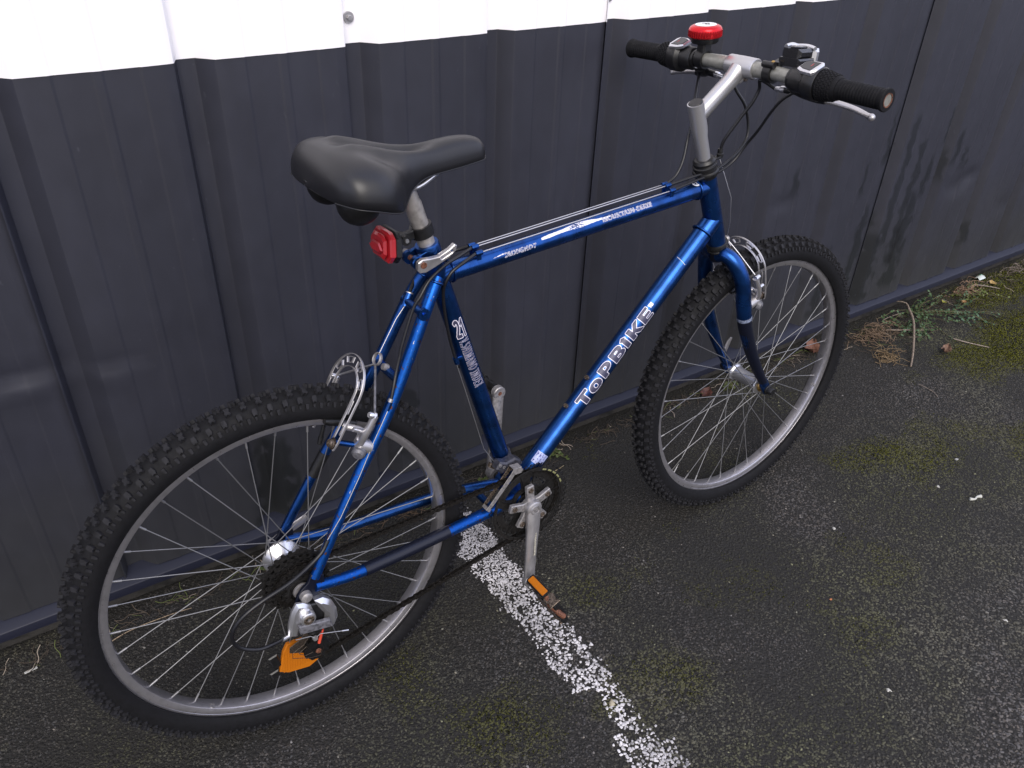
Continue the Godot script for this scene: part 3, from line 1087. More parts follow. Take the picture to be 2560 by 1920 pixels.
	bp(f, "sticker", tube_patch(dt_a, dt_b, 0.0190, 0.058, 0.083, -0.15, 1.15), decal_mat(spec_sticker()))
	bp(f, "sticker", tube_patch(tt_a, tt_b, 0.0159, 0.522, 0.541, 0.85, 1.85, false), decal_mat(round_sticker("OLY")))
	var sc := tube_patch(dt_a, dt_b, 0.01905, 0.0, 0.0, 0.0, 0.1)
	var line1 := MB.new()
	var sp := []
	var zc := Vector3.BACK
	var nn := Vector3(-ud.y, ud.x, 0)
	for i in 9:
		var an := lerpf(0.35, 1.5, i / 8.0)
		sp.append(dt_a + ud * (0.523 + 0.004 * i / 8.0) + (zc * cos(an) + nn * sin(an)) * 0.0187)
	line1.tube(sp, Vector2(0.0005, 0.0003), 6)
	bp(f, "scratch", line1, mats.white)
	sc = null

func flash_image() -> ImageTexture:   # a tapering white flash, torn where it has worn away
	var W := 640
	var H := 96
	var nz := FastNoiseLite.new(); nz.seed = 90; nz.frequency = 0.035; nz.fractal_octaves = 4
	var im := Image.create(W, H, false, Image.FORMAT_RGBA8)
	for y in H:
		for x in W:
			var u := x / float(W)
			var v := y / float(H)
			var mid := 0.0
			var half := 0.0
			if u > 0.01 and u < 0.10:
				mid = lerpf(0.80, 0.70, (u - 0.01) / 0.09); half = 0.055 * (u - 0.01) / 0.09
			elif u > 0.40 and u < 0.98:
				var t := (u - 0.40) / 0.58
				mid = 0.52 - 0.16 * sin(t * PI * 0.9) + 0.10 * t * sin(t * 9.0) * 0.3
				half = 0.27 * pow(sin(PI * clampf(t * 0.93 + 0.05, 0.0, 1.0)), 0.6) * (0.78 + 0.22 * cos(t * 11.0))
			var a := 1.0 if absf(v - mid) < half + 0.03 * nz.get_noise_2d(x * 1.4, y) and half > 0.001 else 0.0
			if u > 0.62 and u < 0.76 and nz.get_noise_2d(x * 2.0, y * 2.0) > 0.02 + 0.5 * absf(u - 0.69) / 0.07 - 0.2: a = 0.0
			if nz.get_noise_2d(x * 3.0 + 300.0, y * 3.0) > 0.50: a = 0.0
			im.set_pixel(x, y, Color(0.86, 0.86, 0.92, a))
	im.generate_mipmaps()
	return ImageTexture.create_from_image(im)

func spec_sticker() -> ImageTexture:   # small print block on the foot of the down tube
	var W := 96
	var H := 120
	var r := RandomNumberGenerator.new(); r.seed = 5
	var im := Image.create(W, H, false, Image.FORMAT_RGBA8)
	im.fill(Color(0.62, 0.66, 0.82, 1))
	for row in 4:
		var x := 4
		while x < W - 6:
			var w := r.randi_range(3, 9)
			if r.randf() < 0.75:
				im.fill_rect(Rect2i(x, 8 + row * 28, w, r.randi_range(5, 18)), Color(0.06, 0.10, 0.40, 1))
			x += w + 3
	for y in H:
		for x in W:
			if x < 26 and y > 60 + (x * 7) % 17: im.set_pixel(x, y, Color(0, 0, 0, 0))
	im.generate_mipmaps()
	return ImageTexture.create_from_image(im)

func round_sticker(text: String) -> ImageTexture:
	var t := text_decal(text, 72, 72, Color(0.08, 0.10, 0.25), Color(0.08, 0.10, 0.25), 1, 0, 0.0, false, 18).get_image()
	t.clear_mipmaps()
	var im := Image.create(72, 72, false, Image.FORMAT_RGBA8)
	for y in 72:
		for x in 72:
			var inside := Vector2(x - 36, y - 36).length() < 34
			var c := t.get_pixel(x, y)
			im.set_pixel(x, y, Color(c.r, c.g, c.b, 1) if inside and c.a > 0.5 else Color(0.85, 0.87, 0.92, 1.0 if inside else 0.0))
	im.generate_mipmaps()
	return ImageTexture.create_from_image(im)

func fork(bike: Node3D) -> void:
	var f := group_node(bike, "fork")
	var ax := (HTOP - HBOT).normalized()
	var cr := MB.new()
	cr.tube([HBOT - ax * 0.012, HBOT - ax * 0.034], 0.0165, 22)
	bp(f, "steerer", cr, mats.paint_dark)
	var cup := MB.new()
	cup.lathe([V2(0.015, 0.004), V2(0.0192, 0.004), V2(0.0205, 0.0), V2(0.0205, -0.004), V2(0.0185, -0.006), V2(0.0185, -0.009), V2(0.0198, -0.010), V2(0.0198, -0.013), V2(0.015, -0.013)], frame_z(HBOT, ax), 24)
	bp(f, "lower_headset", cup, mats.black)
	for s in [1.0, -1.0]:
		var leg := MB.new()
		var p := spline([Vector3(0.917, 0.333, 0.004 * s), Vector3(0.920, 0.338, 0.020 * s), Vector3(0.930, 0.323, 0.038 * s), Vector3(0.9455, 0.286, 0.0495 * s), Vector3(0.957, 0.235, 0.052 * s), Vector3(0.974, 0.178, 0.0525 * s), Vector3(1.005, 0.112, 0.0535 * s), Vector3(1.040, 0.053, 0.0545 * s), Vector3(1.066, 0.014, 0.055 * s)], 6)
		leg.tube(p, ramp([0.0135, 0.0150, 0.0155, 0.0155, 0.0152, 0.0140, 0.0125, 0.0105, 0.0085], p.size()), 20)
		bp(f, "fork_leg", leg, mats.paint)
		if s > 0:
			var b := MB.new()
			var q := spline([Vector3(0.9655, 0.2035, 0.0524), Vector3(0.974, 0.178, 0.0525), Vector3(1.005, 0.112, 0.0535), Vector3(1.040, 0.053, 0.0545), Vector3(1.062, 0.020, 0.0549)], 6)
			b.tube(q, ramp([0.0149, 0.0143, 0.0128, 0.0108, 0.0089], q.size()), 20)
			bp(f, "dark_sleeve", b, mats.paint_dark)
			var t := MB.new()
			t.tube([Vector3(0.9640, 0.2085, 0.0525), Vector3(0.9665, 0.2010, 0.0525)], Vector2(0.0153, 0.0153), 18, false)
			bp(f, "tape_band", t, mat(lin(0.30, 0.36, 0.52), 0.2, 0.4, 0.6, 60.0))
		var d := MB.new()
		d.prism(slot(Vector2(1.062, 0.020), Vector2(1.077, -0.004), 0.011), -0.003, 0.003, Transform3D(Basis(), Vector3(0, 0, 0.0555 * s)), 0.0008)
		bp(f, "dropout", d, mats.paint)
		var nut := MB.new()
		nut.lathe([V2(0.0, 0.016), V2(0.0075, 0.016), V2(0.0088, 0.013), V2(0.0092, 0.004), V2(0.011, 0.003), V2(0.011, 0.0), V2(0.0, 0.0)], frame_z(Vector3(1.0757, -0.0009, 0.0588 * s), Vector3(0, 0, s)), 18)
		bp(f, "axle_nut", nut, mats.black)
	var lever := MB.new()
	lever.tube(spline([Vector3(1.0757, 0.0, -0.074), Vector3(1.078, 0.020, -0.078), Vector3(1.086, 0.052, -0.076), Vector3(1.090, 0.066, -0.073)], 4), ramp([Vector2(0.005, 0.004), Vector2(0.0065, 0.0025), Vector2(0.0075, 0.0022), Vector2(0.004, 0.002)], 13), 10, true, Vector3.BACK)
	bp(f, "quick_release_lever", lever, mats.alloy)

func wheel(bike: Node3D, called: String, c: Vector3, rear: bool) -> void:
	var w := group_node(bike, called, LIFT + c)
	# rim: box section with braking walls and a dished inner bed
	var rim := MB.new()
	var prof := [V2(0.2800, 0.0090), V2(0.2846, 0.0104), V2(0.2853, 0.0118), V2(0.2846, 0.0126), V2(0.2815, 0.0126), V2(0.2812, 0.0123), V2(0.2806, 0.0123), V2(0.2803, 0.0126), V2(0.2745, 0.0126), V2(0.2735, 0.0120), V2(0.2715, 0.0119), V2(0.2698, 0.0108), V2(0.2688, 0.0080), V2(0.2684, 0.0), V2(0.2688, -0.0080), V2(0.2698, -0.0108), V2(0.2715, -0.0119), V2(0.2735, -0.0120), V2(0.2745, -0.0126), V2(0.2803, -0.0126), V2(0.2806, -0.0123), V2(0.2812, -0.0123), V2(0.2815, -0.0126), V2(0.2846, -0.0126), V2(0.2853, -0.0118), V2(0.2846, -0.0104), V2(0.2800, -0.0090)]
	prof.reverse()
	rim.lathe(prof, Transform3D.IDENTITY, 120)
	part(w, "rim", rim, mats.rim)
	# casing
	var R0 := 0.3004
	var TR := 0.0252
	var ty := MB.new()
	var tp := [V2(0.2825, -0.0100), V2(0.2852, -0.0128)]
	for i in 25:
		var a := lerpf(-2.30, 2.30, i / 24.0)
		tp.append(V2(R0 + TR * cos(a), TR * sin(a)))
	tp.append(V2(0.2852, 0.0128)); tp.append(V2(0.2825, 0.0100))
	ty.lathe(tp, Transform3D.IDENTITY, 128)
	part(w, "tyre", ty, mats.rubber)
	# knobs
	var tr := MB.new()
	var N := 92
	for i in N:
		var th := TAU * i / N
		var dth := TAU / N
		for s in [-1.0, 1.0]:
			# bone-shaped centre blocks, staggered left and right
			knob(tr, R0, TR, 0.0082 * s, th + (0.0 if s > 0 else dth * 0.5), [V2(-6.6, -3.6), V2(-2.5, -4.6), V2(0.5, -2.4), V2(4.0, -4.4), V2(6.0, -1.6), V2(4.2, 1.0), V2(5.8, 3.8), V2(1.8, 5.0), V2(-1.0, 2.8), V2(-4.6, 4.4), V2(-6.4, 2.0), V2(-4.8, -0.6)], s, 0.0058)
			# shoulder blocks and the longer lugs that run down the side
			knob(tr, R0, TR, 0.0212 * s, th + (dth * 0.5 if s > 0 else 0.0), [V2(-4.6, -3.2), V2(0.5, -4.2), V2(4.6, -2.8), V2(3.4, 0.2), V2(5.0, 3.2), V2(-1.0, 4.0), V2(-4.4, 2.6)], s, 0.0056)
			knob(tr, R0, TR, 0.0305 * s, th + (0.0 if s > 0 else dth * 0.5), [V2(-4.2, -2.6), V2(3.0, -2.0), V2(3.8, 0.0), V2(3.0, 2.2), V2(-4.2, 2.8)], s, 0.0030)
			knob(tr, R0, TR, 0.0300 * s, th + (dth * 0.5 if s > 0 else 0.0), [V2(-3.0, -1.8), V2(2.0, -1.6), V2(2.2, 1.6), V2(-3.0, 2.0)], s, 0.0026)
	tag(part(w, "tread_blocks", tr, mats.tread), "", "", "", "stuff")
	# hub
	var hub := MB.new()
	if rear:
		hub.lathe([V2(0.0, -0.064), V2(0.006, -0.064), V2(0.006, -0.050), V2(0.012, -0.048), V2(0.0125, -0.043), V2(0.020, -0.041), V2(0.0295, -0.0375), V2(0.0315, -0.0360), V2(0.0315, -0.0335), V2(0.029, -0.0320), V2(0.024, -0.0260), V2(0.0170, -0.0200), V2(0.0165, 0.008), V2(0.019, 0.012), V2(0.027, 0.0145), V2(0.0285, 0.0165), V2(0.0285, 0.0195), V2(0.020, 0.022), V2(0.0, 0.024)], Transform3D.IDENTITY, 40)
	else:
		hub.lathe([V2(0.0, -0.054), V2(0.006, -0.054), V2(0.006, -0.046), V2(0.011, -0.044), V2(0.0125, -0.040), V2(0.0195, -0.0375), V2(0.0205, -0.0355), V2(0.0200, -0.0335), V2(0.0160, -0.0295), V2(0.0150, 0.0), V2(0.0160, 0.0295), V2(0.0200, 0.0335), V2(0.0205, 0.0355), V2(0.0195, 0.0375), V2(0.0125, 0.040), V2(0.0, 0.041)], Transform3D.IDENTITY, 40)
	part(w, "hub", hub, mats.chrome)
	if not rear:
		var cone := MB.new()
		cone.lathe([V2(0.0, 0.041), V2(0.0125, 0.041), V2(0.013, 0.044), V2(0.0105, 0.046), V2(0.0105, 0.049), V2(0.0085, 0.050), V2(0.0085, 0.0575)], Transform3D.IDENTITY, 20)
		part(w, "axle_cone", cone, mats.brass)
	# spokes, crossed three times; the four families share a mesh each
	var fr := 0.0285 if rear else 0.0185
	var fz := [-0.0348, 0.0180] if rear else [-0.0355, 0.0355]
	var fam := []
	for side in 2:
		for dir in [1.0, -1.0]:
			var mb := MB.new()
			var a0: float = dir * TAU * (0.185 if rear else 0.175)
			var p0 := Vector3(fr * cos(a0), fr * sin(a0), fz[side] + 0.0012 * dir)
			var p1 := Vector3(0.2688, 0, 0.0018 * (1 if side == 1 else -1))
			mb.tube([p0, p0.lerp(p1, 0.5), p1], 0.00090, 6)
			mb.tube([p0.lerp(p1, 0.945), p1 + (p1 - p0).normalized() * 0.001], 0.0019, 7)
			mb.ball(p0, Vector3(0.002, 0.002, 0.0016), 8, 4)
			fam.append(mb.mesh())
	for i in 36:
		var side := i % 2
		var lead := (i / 2) % 2
		var o := put(w, "spoke", fam[side * 2 + lead], mats.spoke)
		o.rotation.z = TAU * i / 36.0 + (0.10 if rear else 0.05)
	# valve
	var va := MB.new()
	var ang := 1.215 if rear else -2.45
	var vd := Vector3(cos(ang), sin(ang), 0)
	va.tube([vd * 0.2685, vd * 0.246, vd * 0.244, vd * 0.231], [0.0030, 0.0030, 0.0042, 0.0036], 12)
	part(w, "valve", va, mats.black)
	for a in ([4.05] if rear else [-0.38]):
		var st := MB.new()
		var sd := Vector3(cos(a), sin(a), 0)
		st.lathe([V2(0.0, 0.0006), V2(0.0052, 0.0006), V2(0.0056, 0.0)], frame_z(sd * 0.2692 + Vector3(0, 0, 0.0060), -sd + Vector3(0, 0, 0.12)), 16)
		part(w, "rim_sticker", st, mats.alloy_dull)
	if rear:
		var rf := MB.new()
		rf.prism([V2(-0.001, -0.150), V2(-0.030, -0.146), V2(-0.039, -0.160), V2(-0.051, -0.201), V2(-0.037, -0.212), V2(0.000, -0.221), V2(0.018, -0.213), V2(0.012, -0.165)], -0.004, 0.004, Transform3D(Basis(), Vector3(0, 0, 0.010)), 0.0015)
		for i in 13:
			var x := -0.045 + i * 0.0045
			var y0 := -0.158 if x > -0.035 else -0.175
			rf.box(Vector3(0.0022, 0.046, 0.001), Transform3D(Basis(Vector3.BACK, -0.12), Vector3(x + 0.004, -0.183, 0.0143)), 0.0004)
		part(w, "spoke_reflector", rf, mats.amber)
		var ck := MB.new()
		ck.box(Vector3(0.016, 0.030, 0.010), Transform3D(Basis(Vector3.BACK, 0.2), Vector3(-0.054, -0.175, 0.008)), 0.002)
		ck.box(Vector3(0.016, 0.016, 0.010), Transform3D(Basis(Vector3.BACK, 0.2), Vector3(-0.058, -0.204, 0.008)), 0.002)
		part(w, "reflector_clip", ck, mats.black)

func knob(mb: MB, R0: float, TR: float, s: float, th: float, poly: Array, mir: float, h: float) -> void:
	var base := []
	var top := []
	var nrm := []
	for p in poly:
		var q: Vector2 = p * 0.001
		for k in 2:
			var sc := 1.08 if k == 0 else 0.92
			var a: float = (s + q.x * mir * sc) / TR
			var t: float = th + q.y * sc / (R0 + TR)
			var hh: float = -0.0006 if k == 0 else h
			var r := R0 + (TR + hh) * cos(a)
			var P := Vector3(r * cos(t), r * sin(t), (TR + hh) * sin(a))
			if k == 0: base.append(P)
			else:
				top.append(P)
				nrm.append(Vector3(cos(a) * cos(t), cos(a) * sin(t), sin(a)))
	var c := Vector3.ZERO
	var cn := Vector3.ZERO
	for i in top.size():
		c += top[i]; cn += nrm[i]
	c /= top.size(); cn = cn.normalized()
	var s0 := mb.v.size()
	mb.vert(c, cn)
	for i in top.size(): mb.vert(top[i], cn)
	for i in top.size(): mb.tri(s0, s0 + 1 + i, s0 + 1 + (i + 1) % top.size())
	for i in top.size():
		var j := (i + 1) % top.size()
		var g: Vector3 = (base[j] - base[i]).cross(top[i] - base[i]).normalized()
		if g.dot((base[i] + base[j]) * 0.5 - (c - cn * h)) < 0.0: g = -g
		mb.face([base[i], base[j], top[j], top[i]], g)

func seat(bike: Node3D) -> void:
	var ax := (Vector3(0.265, 0.562, 0) - BBX).normalized()
	# post and its clamp head
	var post := MB.new()
	var p0 := SC - ax * 0.03
	var p1 := Vector3(0.2655, 0.560, 0)
	post.tube([p0, p0.lerp(p1, 0.3), p0.lerp(p1, 0.6), p1], 0.0130, 24)
	post.tube([p1, p1 + ax * 0.004, p1 + ax * 0.034], [0.0130, 0.0116, 0.0105], 20)
	bp(bike, "seat_post", post, mat(lin(0.44, 0.42, 0.41), 0.6, 0.46, 0.22, 9.0))
	var ch := MB.new()
	ch.tube([Vector3(0.252, 0.600, -0.028), Vector3(0.252, 0.600, 0.028)], 0.012, 14)
	ch.tube([Vector3(0.228, 0.588, -0.020), Vector3(0.228, 0.588, 0.024)], 0.008, 12)
	bp(bike, "saddle_clamp", ch, mats.alloy)
	# saddle shell
	var sd := MB.new()
	var xs := [0.112, 0.119, 0.138, 0.165, 0.187, 0.207, 0.226, 0.246, 0.270, 0.300, 0.335, 0.360, 0.376, 0.386]
	var Wd := [0.002, 0.066, 0.099, 0.107, 0.105, 0.090, 0.063, 0.043, 0.033, 0.029, 0.0265, 0.0245, 0.0205, 0.002]
	var Tp := [0.6145, 0.641, 0.658, 0.662, 0.659, 0.653, 0.647, 0.643, 0.641, 0.642, 0.644, 0.642, 0.636, 0.6185]
	var Bs := [0.613, 0.609, 0.605, 0.599, 0.592, 0.586, 0.588, 0.596, 0.602, 0.606, 0.608, 0.610, 0.612, 0.617]
	var pts := []
	var K := 60
	for i in K + 1:
		var u := float(i) / K
		var e := u
		if u < 0.08: e = 0.08 * pow(u / 0.08, 1.7)
		elif u > 0.94: e = 1.0 - 0.06 * pow((1.0 - u) / 0.06, 1.7)
		var x := lerpf(0.112, 0.386, e)
		var W := interp(x, xs, Wd)
		var T := interp(x, xs, Tp)
		var Bt := interp(x, xs, Bs)
		var row := []
		var J := 44
		row.append(Vector3(x, Bt + 0.006, -W * 0.55))
		row.append(Vector3(x, Bt - 0.001, -W * 0.90))
		for j in J + 1:
			var a := PI * j / J
			var cz := -cos(a)
			var z := W * signf(cz) * pow(absf(cz), 0.85)
			var sy := pow(maxf(sin(a), 0.0), 0.62)
			# wings hang lower towards their edges than the nose does
			var y := Bt + (T - Bt) * sy
			var wing := smoothstep(0.145, 0.175, x) * (1.0 - smoothstep(0.26, 0.31, x))
			y -= 0.0105 * wing * exp(-pow(z / 0.012, 2.0))
			y -= 0.0075 * exp(-pow((absf(z) - 0.050) / 0.020, 2.0) - pow((x - 0.200) / 0.026, 2.0))
			y += 0.0030 * exp(-pow((absf(z) - 0.026) / 0.010, 2.0)) * wing
			row.append(Vector3(x, y, z))
		row.append(Vector3(x, Bt - 0.001, W * 0.90))
		row.append(Vector3(x, Bt + 0.006, W * 0.55))
		row.append(Vector3(x, Bt + 0.008, 0.0))
		row.append(Vector3(x, Bt + 0.006, -W * 0.55))
		pts.append(row)
	sd.grid(pts)
	var mid: int = 30 * pts[0].size() + 2 + 22
	if sd.n[mid].y < 0.0:
		for i in sd.n.size(): sd.n[i] = -sd.n[i]
		for i in range(0, sd.ix.size(), 3):
			var q := sd.ix[i + 1]; sd.ix[i + 1] = sd.ix[i + 2]; sd.ix[i + 2] = q
	var saddle := bp(bike, "saddle", sd, mats.saddle)
	# piping along the lower edge of the cover
	for s in [1.0, -1.0]:
		var edge_path := []
		for i in range(3, K - 1):
			var rw: Array = pts[i]
			var q: Vector3 = rw[2 + 44] if s > 0 else rw[2]
			edge_path.append(q + Vector3(0, -0.0004, 0.0003 * s))
		var pp := MB.new()
		pp.tube(edge_path, 0.0010, 6)
		part(saddle, "saddle_piping", pp, mats.saddle)
	for s in [1.0, -1.0]:
		var bump := MB.new()
		bump.ball(Vector3(0.163, 0.594, 0.050 * s), Vector3(0.030, 0.029, 0.027), 18, 10)
		part(saddle, "saddle_bumper", bump, mats.black)
		var rl := MB.new()
		rl.tube(spline([Vector3(0.150, 0.598, 0.034 * s), Vector3(0.185, 0.590, 0.026 * s), Vector3(0.225, 0.588, 0.022 * s), Vector3(0.265, 0.590, 0.022 * s), Vector3(0.300, 0.604, 0.018 * s), Vector3(0.345, 0.618, 0.010 * s)], 5), 0.0035, 10)
		part(saddle, "saddle_rail", rl, mats.chrome)
	# quick-release collar
	var col := MB.new()
	col.lathe([V2(0.0128, -0.013), V2(0.0178, -0.013), V2(0.0186, -0.011), V2(0.0186, 0.009), V2(0.0178, 0.011), V2(0.0128, 0.011)], frame_z(SC, ax), 28)
	for s in [1.0, -1.0]:
		col.lathe([V2(0.0, 0.005), V2(0.009, 0.005), V2(0.0105, 0.003), V2(0.0105, -0.004), V2(0.0, -0.004)], frame_z(SC + Vector3(-0.026, -0.010, 0.0135 * s), Vector3(0, 0, s)), 20)
		col.box(Vector3(0.022, 0.016, 0.007), Transform3D(Basis(Vector3.BACK, 0.3), SC + Vector3(-0.014, -0.005, 0.0125 * s)), 0.001)
	var collar := bp(bike, "seat_collar", col, mats.paint)
	var axle := MB.new()
	axle.tube([SC + Vector3(-0.026, -0.010, -0.03), SC + Vector3(-0.026, -0.010, 0.03)], 0.0045, 12)
	part(collar, "collar_bolt", axle, mats.rust)
	var nut := MB.new()
	nut.lathe([V2(0.0, 0.013), V2(0.006, 0.013), V2(0.0085, 0.009), V2(0.0085, 0.003), V2(0.0065, 0.0), V2(0.0, 0.0)], frame_z(SC + Vector3(-0.026, -0.010, -0.0185), Vector3(0, 0, -1)), 8)
	part(collar, "thumb_nut", nut, mats.alloy_dull)
	var lv := MB.new()
	var base := Transform3D(Basis(Vector3.RIGHT, 0.12), SC + Vector3(-0.026, -0.008, 0.026))
	lv.prism([V2(-0.010, -0.006), V2(-0.006, -0.0115), V2(0.004, -0.0125), V2(0.022, -0.006), V2(0.043, 0.003), V2(0.054, 0.012), V2(0.055, 0.020), V2(0.051, 0.0225), V2(0.042, 0.016), V2(0.026, 0.0085), V2(0.010, 0.0085), V2(-0.002, 0.010), V2(-0.009, 0.006)], -0.002, 0.0065, base, 0.0012, [slot(V2(0.030, 0.0055), V2(0.046, 0.0125), 0.0026)])
	var lever := part(collar, "quick_release_lever", lv, mats.alloy)
	var bar := MB.new()
	bar.lathe([V2(0.0, 0.0105), V2(0.0048, 0.0105), V2(0.0052, 0.0085), V2(0.0052, 0.006)], frame_z(base * Vector3(-0.0005, 0.001, -0.0025), base.basis.z), 16)
	part(collar, "pivot_barrel", bar, mats.rust)
	# tail lamp on its strap
	var tl := group_node(bike, "tail_lamp", LIFT)
	var strap := MB.new()
	var sc := Vector3(0.2775, 0.5185, 0)
	strap.lathe([V2(0.0131, -0.0085), V2(0.0168, -0.0085), V2(0.0168, 0.0085), V2(0.0131, 0.0085)], frame_z(sc, ax), 24)
	strap.box(Vector3(0.024, 0.014, 0.010), Transform3D(Basis(Vector3.BACK, 0.16), sc + Vector3(-0.027, -0.004, 0.002)), 0.0015)
	strap.tube([sc + Vector3(-0.032, -0.006, -0.010), sc + Vector3(-0.032, -0.006, 0.014)], 0.0075, 14)
	part(tl, "strap", strap, mats.black)
	var scw := MB.new()
	scw.lathe([V2(0.0, 0.0018), V2(0.0028, 0.0018), V2(0.0034, 0.0)], frame_z(sc + Vector3(-0.032, -0.006, 0.0142), Vector3.BACK), 12)
	part(tl, "screw", scw, mats.chrome)
	var xf := Transform3D(Basis(Vector3(0, 0.05, 1).normalized(), Vector3(0.12, 1, -0.05).normalized(), Vector3(-1, 0.12, 0).normalized()).orthonormalized(), Vector3(0.2215, 0.5085, -0.004))
	var oct := [V2(-0.031, -0.010), V2(-0.029, 0.012), V2(-0.019, 0.0215), V2(0.018, 0.0205), V2(0.029, 0.013), V2(0.031, -0.012), V2(0.020, -0.0235), V2(-0.018, -0.0225)]
	var bk := MB.new()
	bk.prism(oct.map(func(p): return p * 1.03), -0.011, -0.002, xf, 0.002)
	bk.box(Vector3(0.018, 0.022, 0.008), xf * Transform3D(Basis(), Vector3(0.006, 0.0, -0.014)), 0.0015)
	part(tl, "lamp_body", bk, mats.black)
	var ln := MB.new()
	ln.prism(oct, -0.002, 0.008, xf, 0.002)
	ln.prism(oct.map(func(p): return p * 0.80), 0.008, 0.0145, xf, 0.004)
	ln.prism([V2(-0.022, -0.004), V2(-0.010, 0.006), V2(0.012, 0.006), V2(0.022, -0.004), V2(0.012, -0.011), V2(-0.010, -0.011)], 0.0145, 0.018, xf, 0.003)
	part(tl, "lamp_lens", ln, mats.red_lens)

func cockpit(bike: Node3D) -> void:
	var ax := (HTOP - HBOT).normalized()
	# upper headset
	var hs := MB.new()
	hs.lathe([V2(0.0150, -0.006), V2(0.0190, -0.006), V2(0.0208, -0.002), V2(0.0235, 0.001), V2(0.0240, 0.006), V2(0.0225, 0.009), V2(0.0200, 0.010), V2(0.0198, 0.012), V2(0.0218, 0.013), V2(0.0218, 0.018), V2(0.0195, 0.0195), V2(0.0190, 0.021), V2(0.0204, 0.022), V2(0.0204, 0.026), V2(0.0170, 0.030), V2(0.0125, 0.031)], frame_z(HTOP, ax), 28)
	bp(bike, "headset", hs, mats.black)
	# quill and extension of the stem
	var q0 := HTOP + ax * 0.026
	var q1 := Vector3(0.8145, 0.6325, 0)
	q1 = HTOP + ax * 0.1365
	var st := MB.new()
	st.tube([q0, q0.lerp(q1, 0.42), q0.lerp(q1, 0.50), q0.lerp(q1, 0.58), q1], [0.0118, 0.0121, 0.0135, 0.0143, 0.0143], 28)
	var clamp_c := Vector3(0.9165, 0.6790, 0)
	var e0 := HTOP + ax * 0.112
	st.tube(spline([e0, e0.lerp(clamp_c, 0.35), e0.lerp(clamp_c, 0.7), clamp_c + Vector3(-0.010, -0.005, 0)], 4), ramp([Vector2(0.0140, 0.0128), Vector2(0.0135, 0.0128), Vector2(0.0140, 0.0130), Vector2(0.017, 0.0135)], 13), 22, true, Vector3(0, 0, 1), 0.85)
	st.lathe([V2(0.0128, -0.0305), V2(0.0160, -0.0305), V2(0.0172, -0.0285), V2(0.0176, 0.0), V2(0.0172, 0.0285), V2(0.0160, 0.0305), V2(0.0128, 0.0305)], Transform3D(Basis(), clamp_c), 28)
	st.box(Vector3(0.020, 0.012, 0.022), Transform3D(Basis(Vector3.BACK, 0.4), clamp_c + Vector3(-0.004, -0.0165, 0)), 0.003)
	var stem := bp(bike, "stem", st, mats.satin)
	var cap := MB.new()
	cap.lathe([V2(0.0, 0.0022), V2(0.0110, 0.0022), V2(0.0128, 0.0006), V2(0.0128, -0.001)], frame_z(q1, ax + Vector3(-0.12, 0, 0)), 24)
	part(stem, "quill_cap", cap, mats.black)
	var bolt := MB.new()
	bolt.tube([clamp_c + Vector3(-0.002, -0.019, -0.013), clamp_c + Vector3(-0.002, -0.019, 0.014)], 0.0035, 10)
	part(stem, "clamp_bolt", bolt, mats.rusty_steel)
	# bar
	var c := clamp_c
	var Rr := Vector3(0.9165, 0.6735, 0.283)
	var Ll := Vector3(0.9140, 0.6720, -0.283)
	var hb := MB.new()
	var path := [Ll, Ll.lerp(c, 0.5) + Vector3(0.0, -0.0005, 0), c + Vector3(0, 0, -0.075), c + Vector3(0, 0, -0.05), c + Vector3(0, 0, 0.05), c + Vector3(0, 0, 0.075), Rr.lerp(c, 0.5), Rr]
	hb.tube(path, [0.0109, 0.0109, 0.0114, 0.0127, 0.0127, 0.0114, 0.0109, 0.0109], 24, true)
	bp(bike, "handlebar", hb, mats.bar)
	for s in [1.0, -1.0]:
		var E := Rr if s > 0 else Ll
		var at := func(z: float) -> Vector3: return c.lerp(E, absf(z) / 0.283)
		var dir: Vector3 = (E - c).normalized()
		# grip with ribs, an end flange and an open end
		var gr := MB.new()
		var gl := 0.083
		var prof := [V2(0.0110, 0.002), V2(0.0172, 0.002), V2(0.0178, 0.0)]
		prof = [V2(0.0112, 0.0), V2(0.0165, 0.0)]
		for k in 13:
			var t := 0.006 + k * 0.0052
			prof.append(V2(0.0150, t)); prof.append(V2(0.0159, t + 0.0008)); prof.append(V2(0.0159, t + 0.0026)); prof.append(V2(0.0150, t + 0.0034))
		prof.append_array([V2(0.0152, gl - 0.008), V2(0.0172, gl - 0.005), V2(0.0176, gl - 0.001), V2(0.0166, gl), V2(0.0108, gl + 0.0002), V2(0.0104, gl - 0.004)])
		gr.lathe(prof, frame_z(at.call(0.2005), dir), 30)
		var grip := bp(bike, "grip", gr, mats.rubber)
		var en := MB.new()
		en.lathe([V2(0.0, -0.002), V2(0.0088, -0.002), V2(0.0092, 0.0006), V2(0.0108, 0.0008), V2(0.0108, -0.002)], frame_z(E + dir * 0.0004, dir), 22)
		part(grip, "bar_end", en, mats.rust if s > 0 else mats.black)
		# twist shifter: clamp collar, body with window, knurled barrel
		var gs := MB.new()
		gs.lathe([V2(0.0112, 0.112), V2(0.0185, 0.112), V2(0.0198, 0.114), V2(0.0200, 0.137), V2(0.0225, 0.140), V2(0.0262, 0.143), V2(0.0268, 0.146), V2(0.0268, 0.162), V2(0.0250, 0.165), V2(0.0112, 0.165)], frame_z(c, dir), 34)
		var shifter := bp(bike, "gear_shifter", gs, mats.black)
		var kn := MB.new()
		kn.lathe([V2(0.0112, 0.1655), V2(0.0232, 0.1655), V2(0.0236, 0.168), V2(0.0205, 0.188), V2(0.0185, 0.196), V2(0.0172, 0.2000), V2(0.0112, 0.2000)], frame_z(c, dir), 34)
		var fz := frame_z(c, dir)
